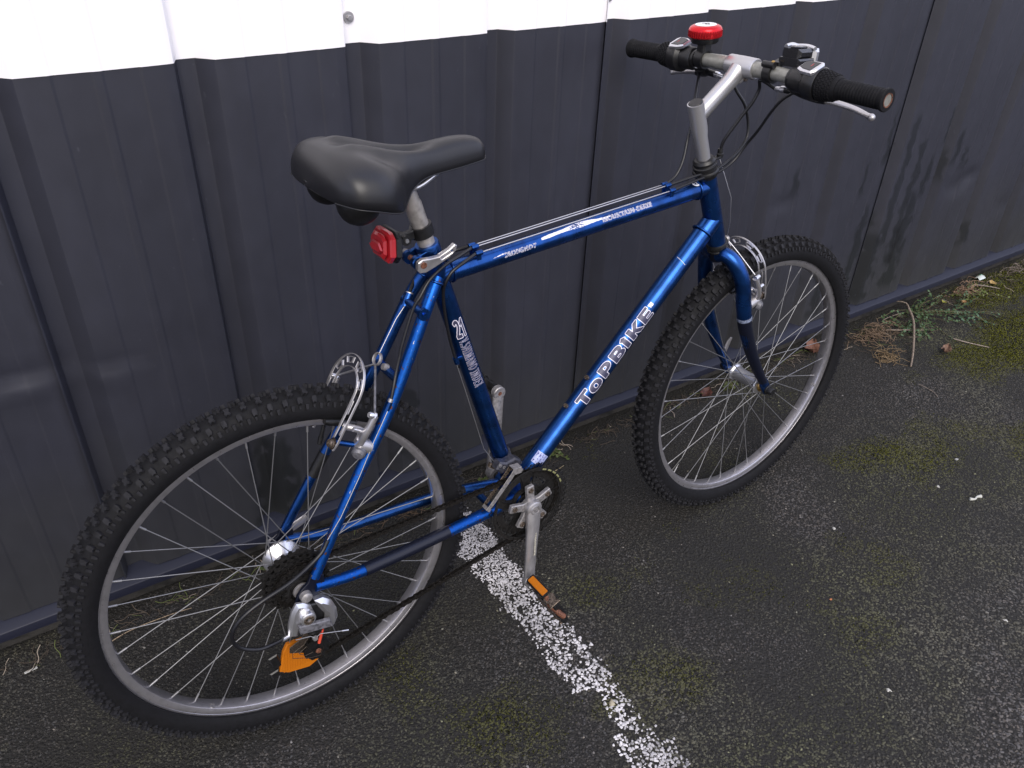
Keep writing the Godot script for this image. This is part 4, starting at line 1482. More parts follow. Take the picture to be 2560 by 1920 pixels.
		for row in 6:
			for k in 22:
				var t := 0.1695 + row * 0.0043
				var rr := lerpf(0.0236, 0.0200, (t - 0.168) / 0.022)
				var a := TAU * (k + 0.5 * (row % 2)) / 22.0
				var dv := Vector3(cos(a), sin(a), 0)
				var bx := Transform3D(fz.basis * Basis(Vector3(-sin(a), cos(a), 0), Vector3(0, 0, 1), dv), fz * (dv * rr + Vector3(0, 0, t)))
				kn.box(Vector3(0.0046, 0.0030, 0.0022), bx, 0.0006)
		part(shifter, "twist_barrel", kn, mats.rubber)
		# indicator window on top
		var wd := MB.new()
		var up_in := Vector3(-0.35, 0.94, 0).normalized()
		var wx := Transform3D(Basis(dir, up_in.cross(dir).normalized() * -1.0, up_in).orthonormalized(), at.call(0.150) + up_in * 0.0262)
		wx.basis = Basis(dir, up_in.cross(dir), up_in)
		wd.prism([V2(-0.022, -0.011), V2(-0.012, -0.016), V2(0.008, -0.017), V2(0.013, -0.010), V2(0.013, 0.010), V2(0.008, 0.017), V2(-0.012, 0.015), V2(-0.022, 0.009)], -0.006, 0.0026, wx, 0.0022)
		part(shifter, "indicator_frame", wd, mats.chrome)
		var wi := MB.new()
		wi.prism([V2(-0.019, -0.008), V2(-0.010, -0.012), V2(0.005, -0.014), V2(0.006, 0.012), V2(-0.010, 0.012), V2(-0.019, 0.007)], 0.0018, 0.0034, wx, 0.0006)
		part(shifter, "indicator_window", wi, mats.black_gloss)
		var nd := MB.new()
		nd.box(Vector3(0.0012, 0.008, 0.0004), wx * Transform3D(Basis(), Vector3(-0.002, 0.001, 0.0036)), 0.0001)
		part(shifter, "indicator_needle", nd, mats.red_lens)
		# brake lever: clamp bracket below the bar, blade, adjuster
		var bk := MB.new()
		bk.lathe([V2(0.0112, 0.1055), V2(0.0168, 0.1055), V2(0.0168, 0.1118), V2(0.0112, 0.1118)], frame_z(c, dir), 24)
		bk.tube(spline([c + Vector3(0.006, -0.016, 0.104 * s), c + Vector3(0.022, -0.026, 0.112 * s), c + Vector3(0.040, -0.034, 0.128 * s), c + Vector3(0.046, -0.036, 0.146 * s)], 4), ramp([Vector2(0.012, 0.009), Vector2(0.011, 0.008), Vector2(0.011, 0.007), Vector2(0.008, 0.006)], 13), 14, true, Vector3.UP, 0.7)
		bk.tube([c + Vector3(0.024, -0.026, 0.114 * s), c + Vector3(0.022, -0.027, 0.080 * s)], 0.0062, 12)
		var lever := bp(bike, "brake_lever", bk, mats.black)
		var bl := MB.new()
		var bp_ := spline([c + Vector3(0.044, -0.036, 0.136 * s), c + Vector3(0.056, -0.039, 0.160 * s), c + Vector3(0.062, -0.043, 0.188 * s), c + Vector3(0.060, -0.047, 0.212 * s), c + Vector3(0.058, -0.049, 0.224 * s)], 4)
		bl.tube(bp_, ramp([Vector2(0.0075, 0.0050), Vector2(0.0085, 0.0046), Vector2(0.0078, 0.0040), Vector2(0.0062, 0.0038), Vector2(0.0050, 0.0045)], bp_.size()), 14, true, Vector3.UP, 0.75)
		bl.ball(c + Vector3(0.058, -0.049, 0.226 * s), Vector3(0.0062, 0.0060, 0.0062), 12, 8)
		part(lever, "lever_blade", bl, mats.alloy)
		var aj := MB.new()
		aj.lathe([V2(0.0, 0.0), V2(0.0058, 0.0), V2(0.0058, 0.008), V2(0.0042, 0.009), V2(0.0042, 0.018), V2(0.0030, 0.021)], frame_z(c + Vector3(0.022, -0.027, 0.080 * s), Vector3(-0.05, -0.1, -s)), 10)
		part(lever, "barrel_adjuster", aj, mats.chrome)
		var sw := MB.new()
		sw.lathe([V2(0.0, 0.001), V2(0.003, 0.001), V2(0.0036, -0.001)], frame_z(c + Vector3(-0.006, -0.0165, 0.103 * s), Vector3(-0.4, -1, 0)), 10)
		part(lever, "screw", sw, mats.chrome)
	# bell
	var be := group_node(bike, "bell", LIFT)
	var bc := c + Vector3(0, 0, -0.094)
	var bb := MB.new()
	bb.lathe([V2(0.0126, -0.009), V2(0.0172, -0.009), V2(0.0172, 0.009), V2(0.0126, 0.009)], Transform3D(Basis(), bc), 24)
	var bu := Vector3(-0.05, 1.0, 0.0).normalized()
	bb.box(Vector3(0.020, 0.018, 0.020), Transform3D(Basis(), bc + bu * 0.020), 0.003)
	bb.lathe([V2(0.0, 0.026), V2(0.022, 0.027), V2(0.0245, 0.030), V2(0.0250, 0.0365), V2(0.0, 0.0368)], frame_z(bc, bu), 30)
	part(be, "bell_base", bb, mats.black)
	var dm := MB.new()
	dm.lathe([V2(0.0, 0.0372), V2(0.0285, 0.0372), V2(0.0292, 0.0382), V2(0.0292, 0.0490), V2(0.0286, 0.0515), V2(0.0268, 0.0540), V2(0.0236, 0.0560), V2(0.0180, 0.0572), V2(0.0, 0.0578)], frame_z(bc, bu), 48)
	for k in 40:
		var a := TAU * k / 40.0
		var fr := frame_z(bc, bu)
		dm.tube([fr * Vector3(cos(a) * 0.0289, sin(a) * 0.0289, 0.0386), fr * Vector3(cos(a) * 0.0289, sin(a) * 0.0289, 0.0492)], 0.0011, 6)
	part(be, "bell_dome", dm, mats.bell_red)
	var bs := MB.new()
	bs.lathe([V2(0.0, 0.05835), V2(0.0185, 0.0579), V2(0.0190, 0.0572)], frame_z(bc, bu), 32)
	part(be, "bell_sticker", bs, mats.white)
	var mk := MB.new()
	var mf := frame_z(bc, bu)
	mk.tube(spline([mf * Vector3(-0.008, -0.002, 0.0586), mf * Vector3(-0.002, 0.003, 0.0586), mf * Vector3(0.002, -0.003, 0.0586), mf * Vector3(0.009, 0.001, 0.0586)], 4), Vector2(0.0012, 0.0003), 6, true, bu)
	mk.tube(spline([mf * Vector3(-0.003, 0.002, 0.0586), mf * Vector3(0.0, 0.006, 0.0586), mf * Vector3(0.004, 0.004, 0.0586)], 4), Vector2(0.0010, 0.0003), 6, true, bu)
	part(be, "bell_mark", mk, mats.black)
	# front lamp
	var fl := group_node(bike, "front_lamp", LIFT)
	var lb := MB.new()
	var lc := c + Vector3(0, 0, 0.063)
	lb.lathe([V2(0.0122, -0.0075), V2(0.0170, -0.0075), V2(0.0170, 0.0075), V2(0.0122, 0.0075)], Transform3D(Basis(), lc), 24)
	lb.box(Vector3(0.026, 0.010, 0.016), Transform3D(Basis(Vector3.BACK, 0.25), lc + Vector3(0.012, 0.016, 0.006)), 0.002)
	lb.tube([lc + Vector3(-0.012, 0.014, -0.010), lc + Vector3(-0.012, 0.014, 0.014)], 0.0055, 12)
	part(fl, "lamp_bracket", lb, mats.black)
	var ls := MB.new()
	ls.lathe([V2(0.0, 0.001), V2(0.0028, 0.001), V2(0.0034, -0.001)], frame_z(lc + Vector3(-0.012, 0.0195, 0.010), Vector3(-0.3, 1, 0.3)), 10)
	part(fl, "screw", ls, mats.brass)
	var lx := Transform3D(Basis(Vector3.UP, 0.10) * Basis(Vector3.BACK, -0.06), Vector3(0.945, 0.7075, 0.088))
	var body := MB.new()
	body.box(Vector3(0.046, 0.013, 0.040), lx * Transform3D(Basis(), Vector3(-0.002, -0.010, 0)), 0.003)
	body.box(Vector3(0.040, 0.016, 0.036), lx * Transform3D(Basis(), Vector3(-0.003, 0.003, 0)), 0.005)
	body.prism(slot(V2(-0.010, 0), V2(0.008, 0), 0.009), 0.0, 0.0035, lx * Transform3D(Basis(Vector3.RIGHT, -PI / 2), Vector3(0, 0.0105, 0)), 0.0015)
	part(fl, "lamp_body", body, mats.black_gloss)
	var lens := MB.new()
	lens.box(Vector3(0.016, 0.027, 0.040), lx * Transform3D(Basis(), Vector3(0.0265, -0.003, 0)), 0.005)
	lens.tube(spline([lx * Vector3(-0.014, 0.012, -0.016), lx * Vector3(0.004, 0.014, -0.017), lx * Vector3(0.020, 0.011, -0.016)], 4), 0.0034, 10)
	lens.tube(spline([lx * Vector3(0.020, 0.011, -0.016), lx * Vector3(0.0245, 0.012, 0.0), lx * Vector3(0.020, 0.010, 0.017)], 4), 0.0038, 10)
	part(fl, "lamp_lens", lens, mats.chrome)
	var front := MB.new()
	front.lathe([V2(0.0, 0.004), V2(0.008, 0.003), V2(0.011, 0.0)], frame_z(lx * Vector3(0.0345, -0.004, 0), lx.basis.x), 18)
	part(fl, "lamp_reflector", front, mats.clear)

func gear_poly(teeth: int, r: float, h: float) -> Array:
	var o := []
	for i in teeth:
		for k in [[-0.34, -h], [-0.16, h * 0.8], [0.16, h * 0.8], [0.34, -h]]:
			var a: float = TAU * (i + k[0]) / teeth
			o.append(Vector2(cos(a), sin(a)) * (r + k[1]))
	return o

func drivetrain(bike: Node3D) -> void:
	# cassette
	var cs := group_node(bike, "cassette", LIFT)
	var teeth := [28, 24, 21, 18, 16, 14, 13]
	for i in 7:
		var t: int = teeth[i]
		var mb := MB.new()
		mb.prism(gear_poly(t, t * 0.00202, 0.0024), -0.001, 0.001, Transform3D(Basis(Vector3.BACK, 0.1 * i), Vector3(0, 0, 0.0265 + 0.0047 * i)), 0.0)
		mb.lathe([V2(0.012, 0.001), V2(t * 0.00202 - 0.007, 0.001), V2(t * 0.00202 - 0.007, 0.0037)], Transform3D(Basis(), Vector3(0, 0, 0.0265 + 0.0047 * i)), 30)
		part(cs, "sprocket", mb, mats.cog)
	var lock := MB.new()
	lock.lathe([V2(0.0, 0.064), V2(0.0055, 0.064), V2(0.0055, 0.060), V2(0.014, 0.060), V2(0.015, 0.056)], Transform3D.IDENTITY, 24)
	part(cs, "lock_ring", lock, mats.alloy_dull)
	var nut := MB.new()
	nut.lathe([V2(0.0, 0.0800), V2(0.0050, 0.0800), V2(0.0092, 0.0770), V2(0.0098, 0.0690), V2(0.0, 0.0686)], Transform3D.IDENTITY, 20)
	bp(bike, "axle_nut", nut, mats.alloy_dull)
	var ql := MB.new()
	ql.lathe([V2(0.0, 0.0), V2(0.0095, 0.0), V2(0.0095, 0.008), V2(0.0, 0.009)], frame_z(Vector3(0, 0, -0.0690), Vector3(0, 0, -1)), 18)
	ql.tube(spline([Vector3(0, 0, -0.077), Vector3(0.018, 0.004, -0.081), Vector3(0.045, 0.014, -0.080), Vector3(0.066, 0.024, -0.078)], 4), ramp([Vector2(0.006, 0.0045), Vector2(0.0075, 0.003), Vector2(0.009, 0.0026), Vector2(0.0075, 0.0024)], 13), 12, true, Vector3.BACK)
	bp(bike, "quick_release_lever", ql, mats.alloy)
	# chainrings: toothed ring, tapering window openings, five short arms
	var cr := group_node(bike, "crankset", LIFT)
	var rings := [[42, 0.0515, 0.058], [34, 0.0445, 0.046], [24, 0.0375, 0.030]]
	for i in 3:
		var t: int = rings[i][0]
		var r := t * 0.00202
		var mb := MB.new()
		var holes := []
		if i < 2:
			for k in 5:
				var a0 := 1.62 + TAU * (k + 0.16) / 5
				var a1 := 1.62 + TAU * (k + 0.84) / 5
				var ri: float = 0.040 if i == 0 else 0.036
				var ro: float = r - 0.014
				if ro - ri < 0.006: ri = ro - 0.008
				var h := []
				for q in 7: h.append(Vector2.from_angle(lerpf(a0, a1, q / 6.0)) * ro)
				for q in 7: h.append(Vector2.from_angle(lerpf(a1 - 0.05, a0 + 0.05, q / 6.0)) * ri)
				holes.append(h)
		var xf := Transform3D(Basis(), BBX + Vector3(0, 0, rings[i][1]))
		holes.append(disc_poly(0.026, 20))
		mb.prism(gear_poly(t, r, 0.0023), -0.0014, 0.0014, xf, 0.0, holes)
		if i == 0:
			mb.lathe([V2(r - 0.0065, 0.0014), V2(r - 0.0070, 0.0034), V2(r - 0.0125, 0.0034), V2(r - 0.0130, 0.0014)], xf, 60)
		part(cr, "chainring", mb, mats.cog)
	var ringr := 42 * 0.00202
	var pr := MB.new()
	var arc := []
	for k in 15: arc.append(BBX + Vector3(cos(lerpf(1.18, 0.30, k / 14.0)) * (ringr - 0.0098), sin(lerpf(1.18, 0.30, k / 14.0)) * (ringr - 0.0098), 0.0552))
	for k in 15:
		if k % 3 == 2: continue
		if k < 14: pr.tube([arc[k], arc[k].lerp(arc[k + 1], 0.85)], Vector2(0.0018, 0.0003), 6, true, Vector3.BACK)
	part(cr, "ring_print", pr, mat(lin(0.20, 0.20, 0.09), 0.0, 0.6))
	# spider arms and right crank
	var sp := MB.new()
	for k in 5:
		var a := 1.63 + TAU * k / 5
		var d := Vector3(cos(a), sin(a), 0)
		var n := Vector3(-sin(a), cos(a), 0)
		var xf := Transform3D(Basis(n, d, Vector3(0, 0, -1)) * Basis.from_scale(Vector3(1, 1, -1)), BBX + Vector3(0, 0, 0.058))
		xf.basis = Basis(-n, d, Vector3(0, 0, 1)) 
		sp.prism([V2(-0.0115, 0.010), V2(0.0115, 0.010), V2(0.0078, 0.022), V2(0.0082, 0.045), V2(0.0068, 0.0475), V2(-0.0068, 0.0475), V2(-0.0082, 0.045), V2(-0.0078, 0.022)], -0.0045, 0.0045, xf, 0.0014)
	part(cr, "spider", sp, mats.alloy_dull)
	for k in 5:
		var a := 1.63 + TAU * k / 5
		var bo := MB.new()
		bo.lathe([V2(0.0, 0.0012), V2(0.0020, 0.0012), V2(0.0026, 0.0024), V2(0.0050, 0.0020), V2(0.0056, 0.0)], Transform3D(Basis(), BBX + Vector3(cos(a) * 0.0385, sin(a) * 0.0385, 0.0625)), 14)
		part(cr, "ring_bolt", bo, mats.rusty_steel)
	for s in [1.0, -1.0]:
		var e: Vector3 = Vector3(0.4195, -0.190, 0.083) if s > 0 else Vector3(0.4640, 0.1300, -0.088)
		var b: Vector3 = BBX + Vector3(0, 0, 0.066 * s)
		var arm := MB.new()
		var path := spline([b + (e - b).normalized() * -0.004, b.lerp(e, 0.18) + Vector3(0, 0, 0.002 * s), b.lerp(e, 0.55) + Vector3(0, 0, 0.001 * s), b.lerp(e, 0.86), e], 5)
		arm.tube(path, ramp([Vector2(0.0150, 0.0090), Vector2(0.0135, 0.0085), Vector2(0.0115, 0.0065), Vector2(0.0112, 0.0062), Vector2(0.0115, 0.0062)], path.size()), 24, true, Vector3.BACK, 0.55)
		arm.lathe([V2(0.0, 0.0085), V2(0.0118, 0.0085), V2(0.0158, 0.0062), V2(0.0172, 0.001), V2(0.0172, -0.014), V2(0.0, -0.014)], frame_z(b, Vector3(0, 0, s)), 30)
		arm.lathe([V2(0.0, 0.0060), V2(0.0118, 0.0060), V2(0.0132, 0.0045), V2(0.0132, -0.0055), V2(0.0118, -0.0070), V2(0.0, -0.0070)], frame_z(e, Vector3(0, 0, s)), 26)
		var armo := part(cr, "crank_arm", arm, mats.alloy if s > 0 else mats.alloy_dull)
		var cap := MB.new()
		cap.lathe([V2(0.0, 0.0105), V2(0.0040, 0.0105), V2(0.0044, 0.0092), V2(0.0072, 0.0094), V2(0.0076, 0.0108), V2(0.0100, 0.0106), V2(0.0108, 0.0085)], frame_z(b, Vector3(0, 0, s)), 26)
		part(armo, "dust_cap", cap, mats.alloy_dull)
		if s < 0:
			var hx := MB.new()
			hx.lathe([V2(0.0, 0.0072), V2(0.0042, 0.0072), V2(0.0048, 0.0062)], frame_z(e, Vector3.BACK), 8)
			part(armo, "pedal_socket", hx, mats.rust)
		else:
			var grv := MB.new()
			var u := (e - b).normalized()
			grv.tube([b + u * 0.036 + Vector3(0.0035, 0, 0.0092), b + u * 0.100 + Vector3(0.0035, 0, 0.0088)], Vector2(0.0020, 0.0004), 8, true, Vector3.BACK)
			part(armo, "crank_print", grv, mat(lin(0.62, 0.60, 0.52), 0.3, 0.6, 0.8, 90.0))
		pedal(bike, e, s)
	# bottom bracket spindle ends
	var spn := MB.new()
	spn.tube([BBX + Vector3(0, 0, -0.062), BBX + Vector3(0, 0, 0.062)], 0.0095, 14)
	bp(bike, "spindle", spn, mats.cog)
	chain(bike)
	derailleurs(bike)

func pedal(bike: Node3D, e: Vector3, s: float) -> void:
	var p := group_node(bike, "pedal", LIFT)
	# cage lies nearly edge-on to the viewer: u = fore-aft of the platform, w = its thickness
	var u := Vector3(-0.40, 0.915, 0).normalized() if s > 0 else Vector3(-0.66, 0.75, 0).normalized()
	var w := Vector3(0, 0, 1).cross(u).normalized()
	var o := e + Vector3(0, 0, 0.012 * s)
	var ax := MB.new()
	ax.tube([e, o, o + Vector3(0, 0, 0.010 * s), o + Vector3(0, 0, 0.011 * s), o + Vector3(0, 0, 0.090 * s)], [0.0055, 0.0055, 0.0055, 0.0095, 0.0082], 14)
	part(p, "pedal_axle", ax, mats.black)
	var xf := Transform3D(Basis(Vector3(0, 0, s), u, Vector3(0, 0, s).cross(u)), o)
	var cage := MB.new()
	for sd in [1.0, -1.0]:
		# toothed long sides
		var poly := []
		for k in 9:
			poly.append(V2(0.012 + k * 0.0095, 0.0085 + (0.0032 if k % 2 == 0 else 0.0)))
		for k in range(8, -1, -1):
			poly.append(V2(0.012 + k * 0.0095, -0.0085 - (0.0032 if k % 2 == 0 else 0.0)))
		cage.prism(poly, -0.0018, 0.0018, Transform3D(Basis(xf.basis.x, xf.basis.z, xf.basis.y), xf * Vector3(0, 0.030 * sd, 0)), 0.0006)
	part(p, "pedal_cage", cage, mats.black if s < 0 else mats.rusty_steel)
	var body := MB.new()
	body.box(Vector3(0.012, 0.062, 0.016), xf * Transform3D(Basis(), Vector3(0.012, 0, 0)), 0.002)
	body.box(Vector3(0.008, 0.060, 0.014), xf * Transform3D(Basis(), Vector3(0.088, 0, 0)), 0.002)
	body.box(Vector3(0.078, 0.022, 0.018), xf * Transform3D(Basis(), Vector3(0.050, 0, 0)), 0.003)
	part(p, "pedal_body", body, mats.black)
	for sd in [1.0, -1.0]:
		var rf := MB.new()
		rf.box(Vector3(0.046, 0.006, 0.0135), xf * Transform3D(Basis(), Vector3(0.036, 0.034 * sd, 0)), 0.001)
		part(p, "pedal_reflector", rf, mats.amber)
		var fr := MB.new()
		fr.box(Vector3(0.053, 0.006, 0.019), xf * Transform3D(Basis(), Vector3(0.036, 0.0325 * sd, 0)), 0.0015)
		part(p, "reflector_frame", fr, mats.black)
	if s > 0:
		var tip := MB.new()
		tip.tube(spline([xf * Vector3(0.062, 0.026, 0.002), xf * Vector3(0.075, 0.022, 0.006), xf * Vector3(0.088, 0.012, 0.004), xf * Vector3(0.096, -0.002, 0.0)], 4), Vector2(0.0085, 0.0055), 10, true, xf.basis.z, 0.7)
		part(p, "rusty_tip", tip, mats.rust)

func chain(bike: Node3D) -> void:
	# upper run, round the ring, lower run to the lower pulley, S through the cage, over the cog
	var loop := []
	var ringc := Vector2(BBX.x, BBX.y)
	var rr := 34 * 0.00202
	var cogr := 18 * 0.00202
	var add_arc := func(c: Vector2, r: float, a0: float, a1: float, z: float, N: int) -> void:
		for i in N + 1:
			var a: float = lerpf(a0, a1, float(i) / N)
			loop.append(Vector3(c.x + r * cos(a), c.y + r * sin(a), z))
	add_arc.call(Vector2.ZERO, cogr, 3.6, 1.62, 0.0425, 10)
	add_arc.call(ringc, rr, 1.64, -1.50, 0.0445, 24)
	add_arc.call(Vector2(0.010, -0.150), 0.020, -1.45, -3.9, 0.043, 8)
	add_arc.call(Vector2(0.022, -0.086), 0.020, -0.6, 1.9, 0.043, 8)
	# resample at half pitch
	var L := [0.0]
	for i in range(1, loop.size() + 1):
		L.append(L[i - 1] + (loop[i % loop.size()] - loop[i - 1]).length())
	var total: float = L[L.size() - 1]
	var cnt := int(round(total / 0.0127 / 2.0)) * 2
	var pins := []
	var seg := 0
	for i in cnt:
		var d := total * i / cnt
		while L[seg + 1] < d: seg += 1
		var t: float = (d - L[seg]) / maxf(L[seg + 1] - L[seg], 1e-6)
		pins.append((loop[seg] as Vector3).lerp(loop[(seg + 1) % loop.size()], t))
	var mb := MB.new()
	for i in cnt:
		var a: Vector3 = pins[i]
		var b: Vector3 = pins[(i + 1) % cnt]
		var x := (b - a).normalized()
		var y := Vector3.BACK.cross(x).normalized()
		var xf := Transform3D(Basis(x, y, x.cross(y)), (a + b) * 0.5)
		var h := (b - a).length() * 0.5
		var off := 0.0031 if i % 2 == 0 else 0.0022
		var pl := [V2(-h - 0.0036, -0.0020), V2(-h - 0.0022, -0.0040), V2(-h + 0.0015, -0.0040), V2(-h * 0.25, -0.0028), V2(h * 0.25, -0.0028), V2(h - 0.0015, -0.0040), V2(h + 0.0022, -0.0040), V2(h + 0.0036, -0.0020), V2(h + 0.0036, 0.0020), V2(h + 0.0022, 0.0040), V2(h - 0.0015, 0.0040), V2(h * 0.25, 0.0028), V2(-h * 0.25, 0.0028), V2(-h + 0.0015, 0.0040), V2(-h - 0.0022, 0.0040), V2(-h - 0.0036, 0.0020)]
		for s in [1.0, -1.0]:
			mb.prism(pl, off * s - 0.0005, off * s + 0.0005, xf, 0.0)
		mb.tube([a + Vector3(0, 0, -0.0040), a + Vector3(0, 0, 0.0040)], 0.0021, 7)
	bp(bike, "chain", mb, mats.chain)

func derailleurs(bike: Node3D) -> void:
	var r := group_node(bike, "rear_derailleur", LIFT)
	var up := MB.new()
	up.prism([V2(-0.019, 0.000), V2(-0.008, -0.004), V2(0.003, -0.014), V2(0.006, -0.030), V2(-0.001, -0.043), V2(-0.018, -0.046), V2(-0.026, -0.066), V2(-0.040, -0.060), V2(-0.036, -0.036), V2(-0.028, -0.013)], 0.070, 0.084, Transform3D.IDENTITY, 0.005)
	up.lathe([V2(0.0, 0.0925), V2(0.0095, 0.0925), V2(0.0118, 0.0910), V2(0.0128, 0.0860), V2(0.0135, 0.072), V2(0.0, 0.070)], Transform3D(Basis(), Vector3(-0.007, -0.030, 0)), 28)
	part(r, "upper_body", up, mats.chrome)
	var bolt := MB.new()
	bolt.lathe([V2(0.0, 0.0918), V2(0.0030, 0.0918), V2(0.0034, 0.0938), V2(0.0078, 0.0938), V2(0.0086, 0.0925)], Transform3D(Basis(), Vector3(-0.007, -0.030, 0)), 22)
	part(r, "mounting_bolt", bolt, mats.rusty_steel)
	var lo := MB.new()
	lo.prism([V2(0.010, -0.010), V2(0.024, -0.011), V2(0.037, -0.024), V2(0.043, -0.044), V2(0.043, -0.064), V2(0.036, -0.078), V2(0.026, -0.078), V2(0.019, -0.066), V2(0.023, -0.045), V2(0.014, -0.026)], 0.062, 0.084, Transform3D.IDENTITY, 0.0065)
	part(r, "lower_body", lo, mats.chrome)
	var gap := MB.new()
	gap.prism([V2(-0.002, -0.014), V2(0.014, -0.018), V2(0.022, -0.040), V2(0.020, -0.060), V2(-0.008, -0.050)], 0.060, 0.078, Transform3D.IDENTITY, 0.002)
	part(r, "inner_link", gap, mats.black)
	var pl := MB.new()
	pl.prism([V2(-0.0245, -0.030), V2(0.026, -0.043), V2(0.0295, -0.060), V2(-0.0235, -0.0475)], 0.0845, 0.0925, Transform3D(Basis(), Vector3(0, -0.006, 0.0)), 0.0015)
	part(r, "link_plate", pl, mats.grey_plastic)
	var cg := MB.new()
	var cage := [V2(0.018, -0.076), V2(0.032, -0.084), V2(0.026, -0.108), V2(0.016, -0.130), V2(0.020, -0.150), V2(0.012, -0.164), V2(-0.004, -0.160), V2(-0.020, -0.150), V2(-0.034, -0.142), V2(-0.032, -0.130), V2(-0.012, -0.122), V2(0.006, -0.100)]
	cg.prism(cage, 0.0495, 0.0510, Transform3D.IDENTITY, 0.0004, [[V2(-0.022, -0.138), V2(-0.008, -0.130), V2(0.0, -0.148), V2(-0.012, -0.148)]])
	cg.prism(cage, 0.0360, 0.0374, Transform3D.IDENTITY, 0.0004)
	part(r, "cage", cg, mat(lin(0.075, 0.058, 0.046), 0.5, 0.6, 0.5, 60.0))
	for c in [Vector3(0.022, -0.086, 0.0433), Vector3(0.010, -0.150, 0.0433)]:
		var py := MB.new()
		py.prism(gear_poly(11, 0.0205, 0.0022), -0.0035, 0.0035, Transform3D(Basis(), c), 0.0)
		part(r, "pulley", py, mats.black)
		var pb := MB.new()
		pb.lathe([V2(0.0, 0.010), V2(0.0042, 0.010), V2(0.0052, 0.008)], Transform3D(Basis(), c), 14)
		part(r, "pulley_bolt", pb, mats.rust)
	var spr := MB.new()
	spr.tube([Vector3(0.017, -0.086, 0.070), Vector3(0.008, -0.112, 0.070)], 0.0026, 8)
	part(r, "cable_clip", spr, mat(lin(0.55, 0.06, 0.03), 0.0, 0.5))
	var lim := MB.new()
	lim.box(Vector3(0.022, 0.012, 0.012), Transform3D(Basis(Vector3.BACK, -0.25), Vector3(0.006, -0.082, 0.066)), 0.001)
	part(r, "cable_anchor", lim, mats.black)
	var bl := MB.new()
	bl.lathe([V2(0.0, 0.004), V2(0.004, 0.004), V2(0.0046, 0.0)], frame_z(Vector3(0.002, -0.093, 0.073), Vector3.BACK), 10)
	part(r, "anchor_bolt", bl, mats.alloy)
	# front derailleur: clamp on the seat tube, links and the two cage plates
	var f := group_node(bike, "front_derailleur", LIFT)
	var u := (SC - BBX).normalized()
	var cl := MB.new()
	cl.lathe([V2(0.0160, -0.008), V2(0.0195, -0.008), V2(0.0195, 0.008), V2(0.0160, 0.008)], frame_z(BBX + u * 0.092, u), 24)
	cl.prism([V2(0.383, 0.062), V2(0.392, 0.075), V2(0.405, 0.069), V2(0.424, 0.072), V2(0.438, 0.061), V2(0.440, 0.052), V2(0.420, 0.050), V2(0.403, 0.050), V2(0.394, 0.048)], 0.016, 0.036, Transform3D(Basis(), Vector3(-0.004, -0.002, 0)), 0.003)
	part(f, "clamp", cl, mat(lin(0.05, 0.052, 0.07), 0.3, 0.45, 0.3, 30.0))
	var tail := MB.new()
	tail.prism([V2(0.378, 0.066), V2(0.389, 0.056), V2(0.400, 0.044), V2(0.404, 0.030), V2(0.396, 0.040), V2(0.384, 0.050), V2(0.374, 0.058)], 0.012, 0.020, Transform3D.IDENTITY, 0.001)
	part(f, "inner_link", tail, mats.rusty_steel)
	for b in [V2(0.388, 0.066), V2(0.395, 0.060)]:
		var sc := MB.new()
		sc.lathe([V2(0.0, 0.0005), V2(0.0012, 0.0005), V2(0.0016, 0.0018), V2(0.0030, 0.0016), V2(0.0032, 0.0)], Transform3D(Basis(), Vector3(b.x, b.y, 0.0345)), 12)
		part(f, "screw", sc, mats.alloy)
	var outer := [V2(0.404, 0.063), V2(0.420, 0.061), V2(0.424, 0.055), V2(0.420, 0.049), V2(0.406, 0.050), V2(0.398, 0.041), V2(0.378, 0.020), V2(0.362, 0.003), V2(0.352, -0.006), V2(0.345, -0.003), V2(0.356, 0.009), V2(0.372, 0.026), V2(0.390, 0.046), V2(0.399, 0.056)]
	for z in [0.0535, 0.0395]:
		var cg2 := MB.new()
		cg2.prism(outer, -0.0006, 0.0006, Transform3D(Basis(), Vector3(0, 0, z)), 0.0002)
		part(f, "cage_plate", cg2, mats.alloy_dull if z > 0.05 else mats.rusty_steel)
	var brd := MB.new()
	brd.box(Vector3(0.018, 0.0012, 0.0140), Transform3D(Basis(Vector3.BACK, -0.12), Vector3(0.412, 0.0622, 0.0465)), 0.0003)
	brd.box(Vector3(0.006, 0.010, 0.0140), Transform3D(Basis(Vector3.BACK, 0.7), Vector3(0.350, -0.005, 0.0465)), 0.0003)
	part(f, "cage_bridge", brd, mats.alloy_dull)

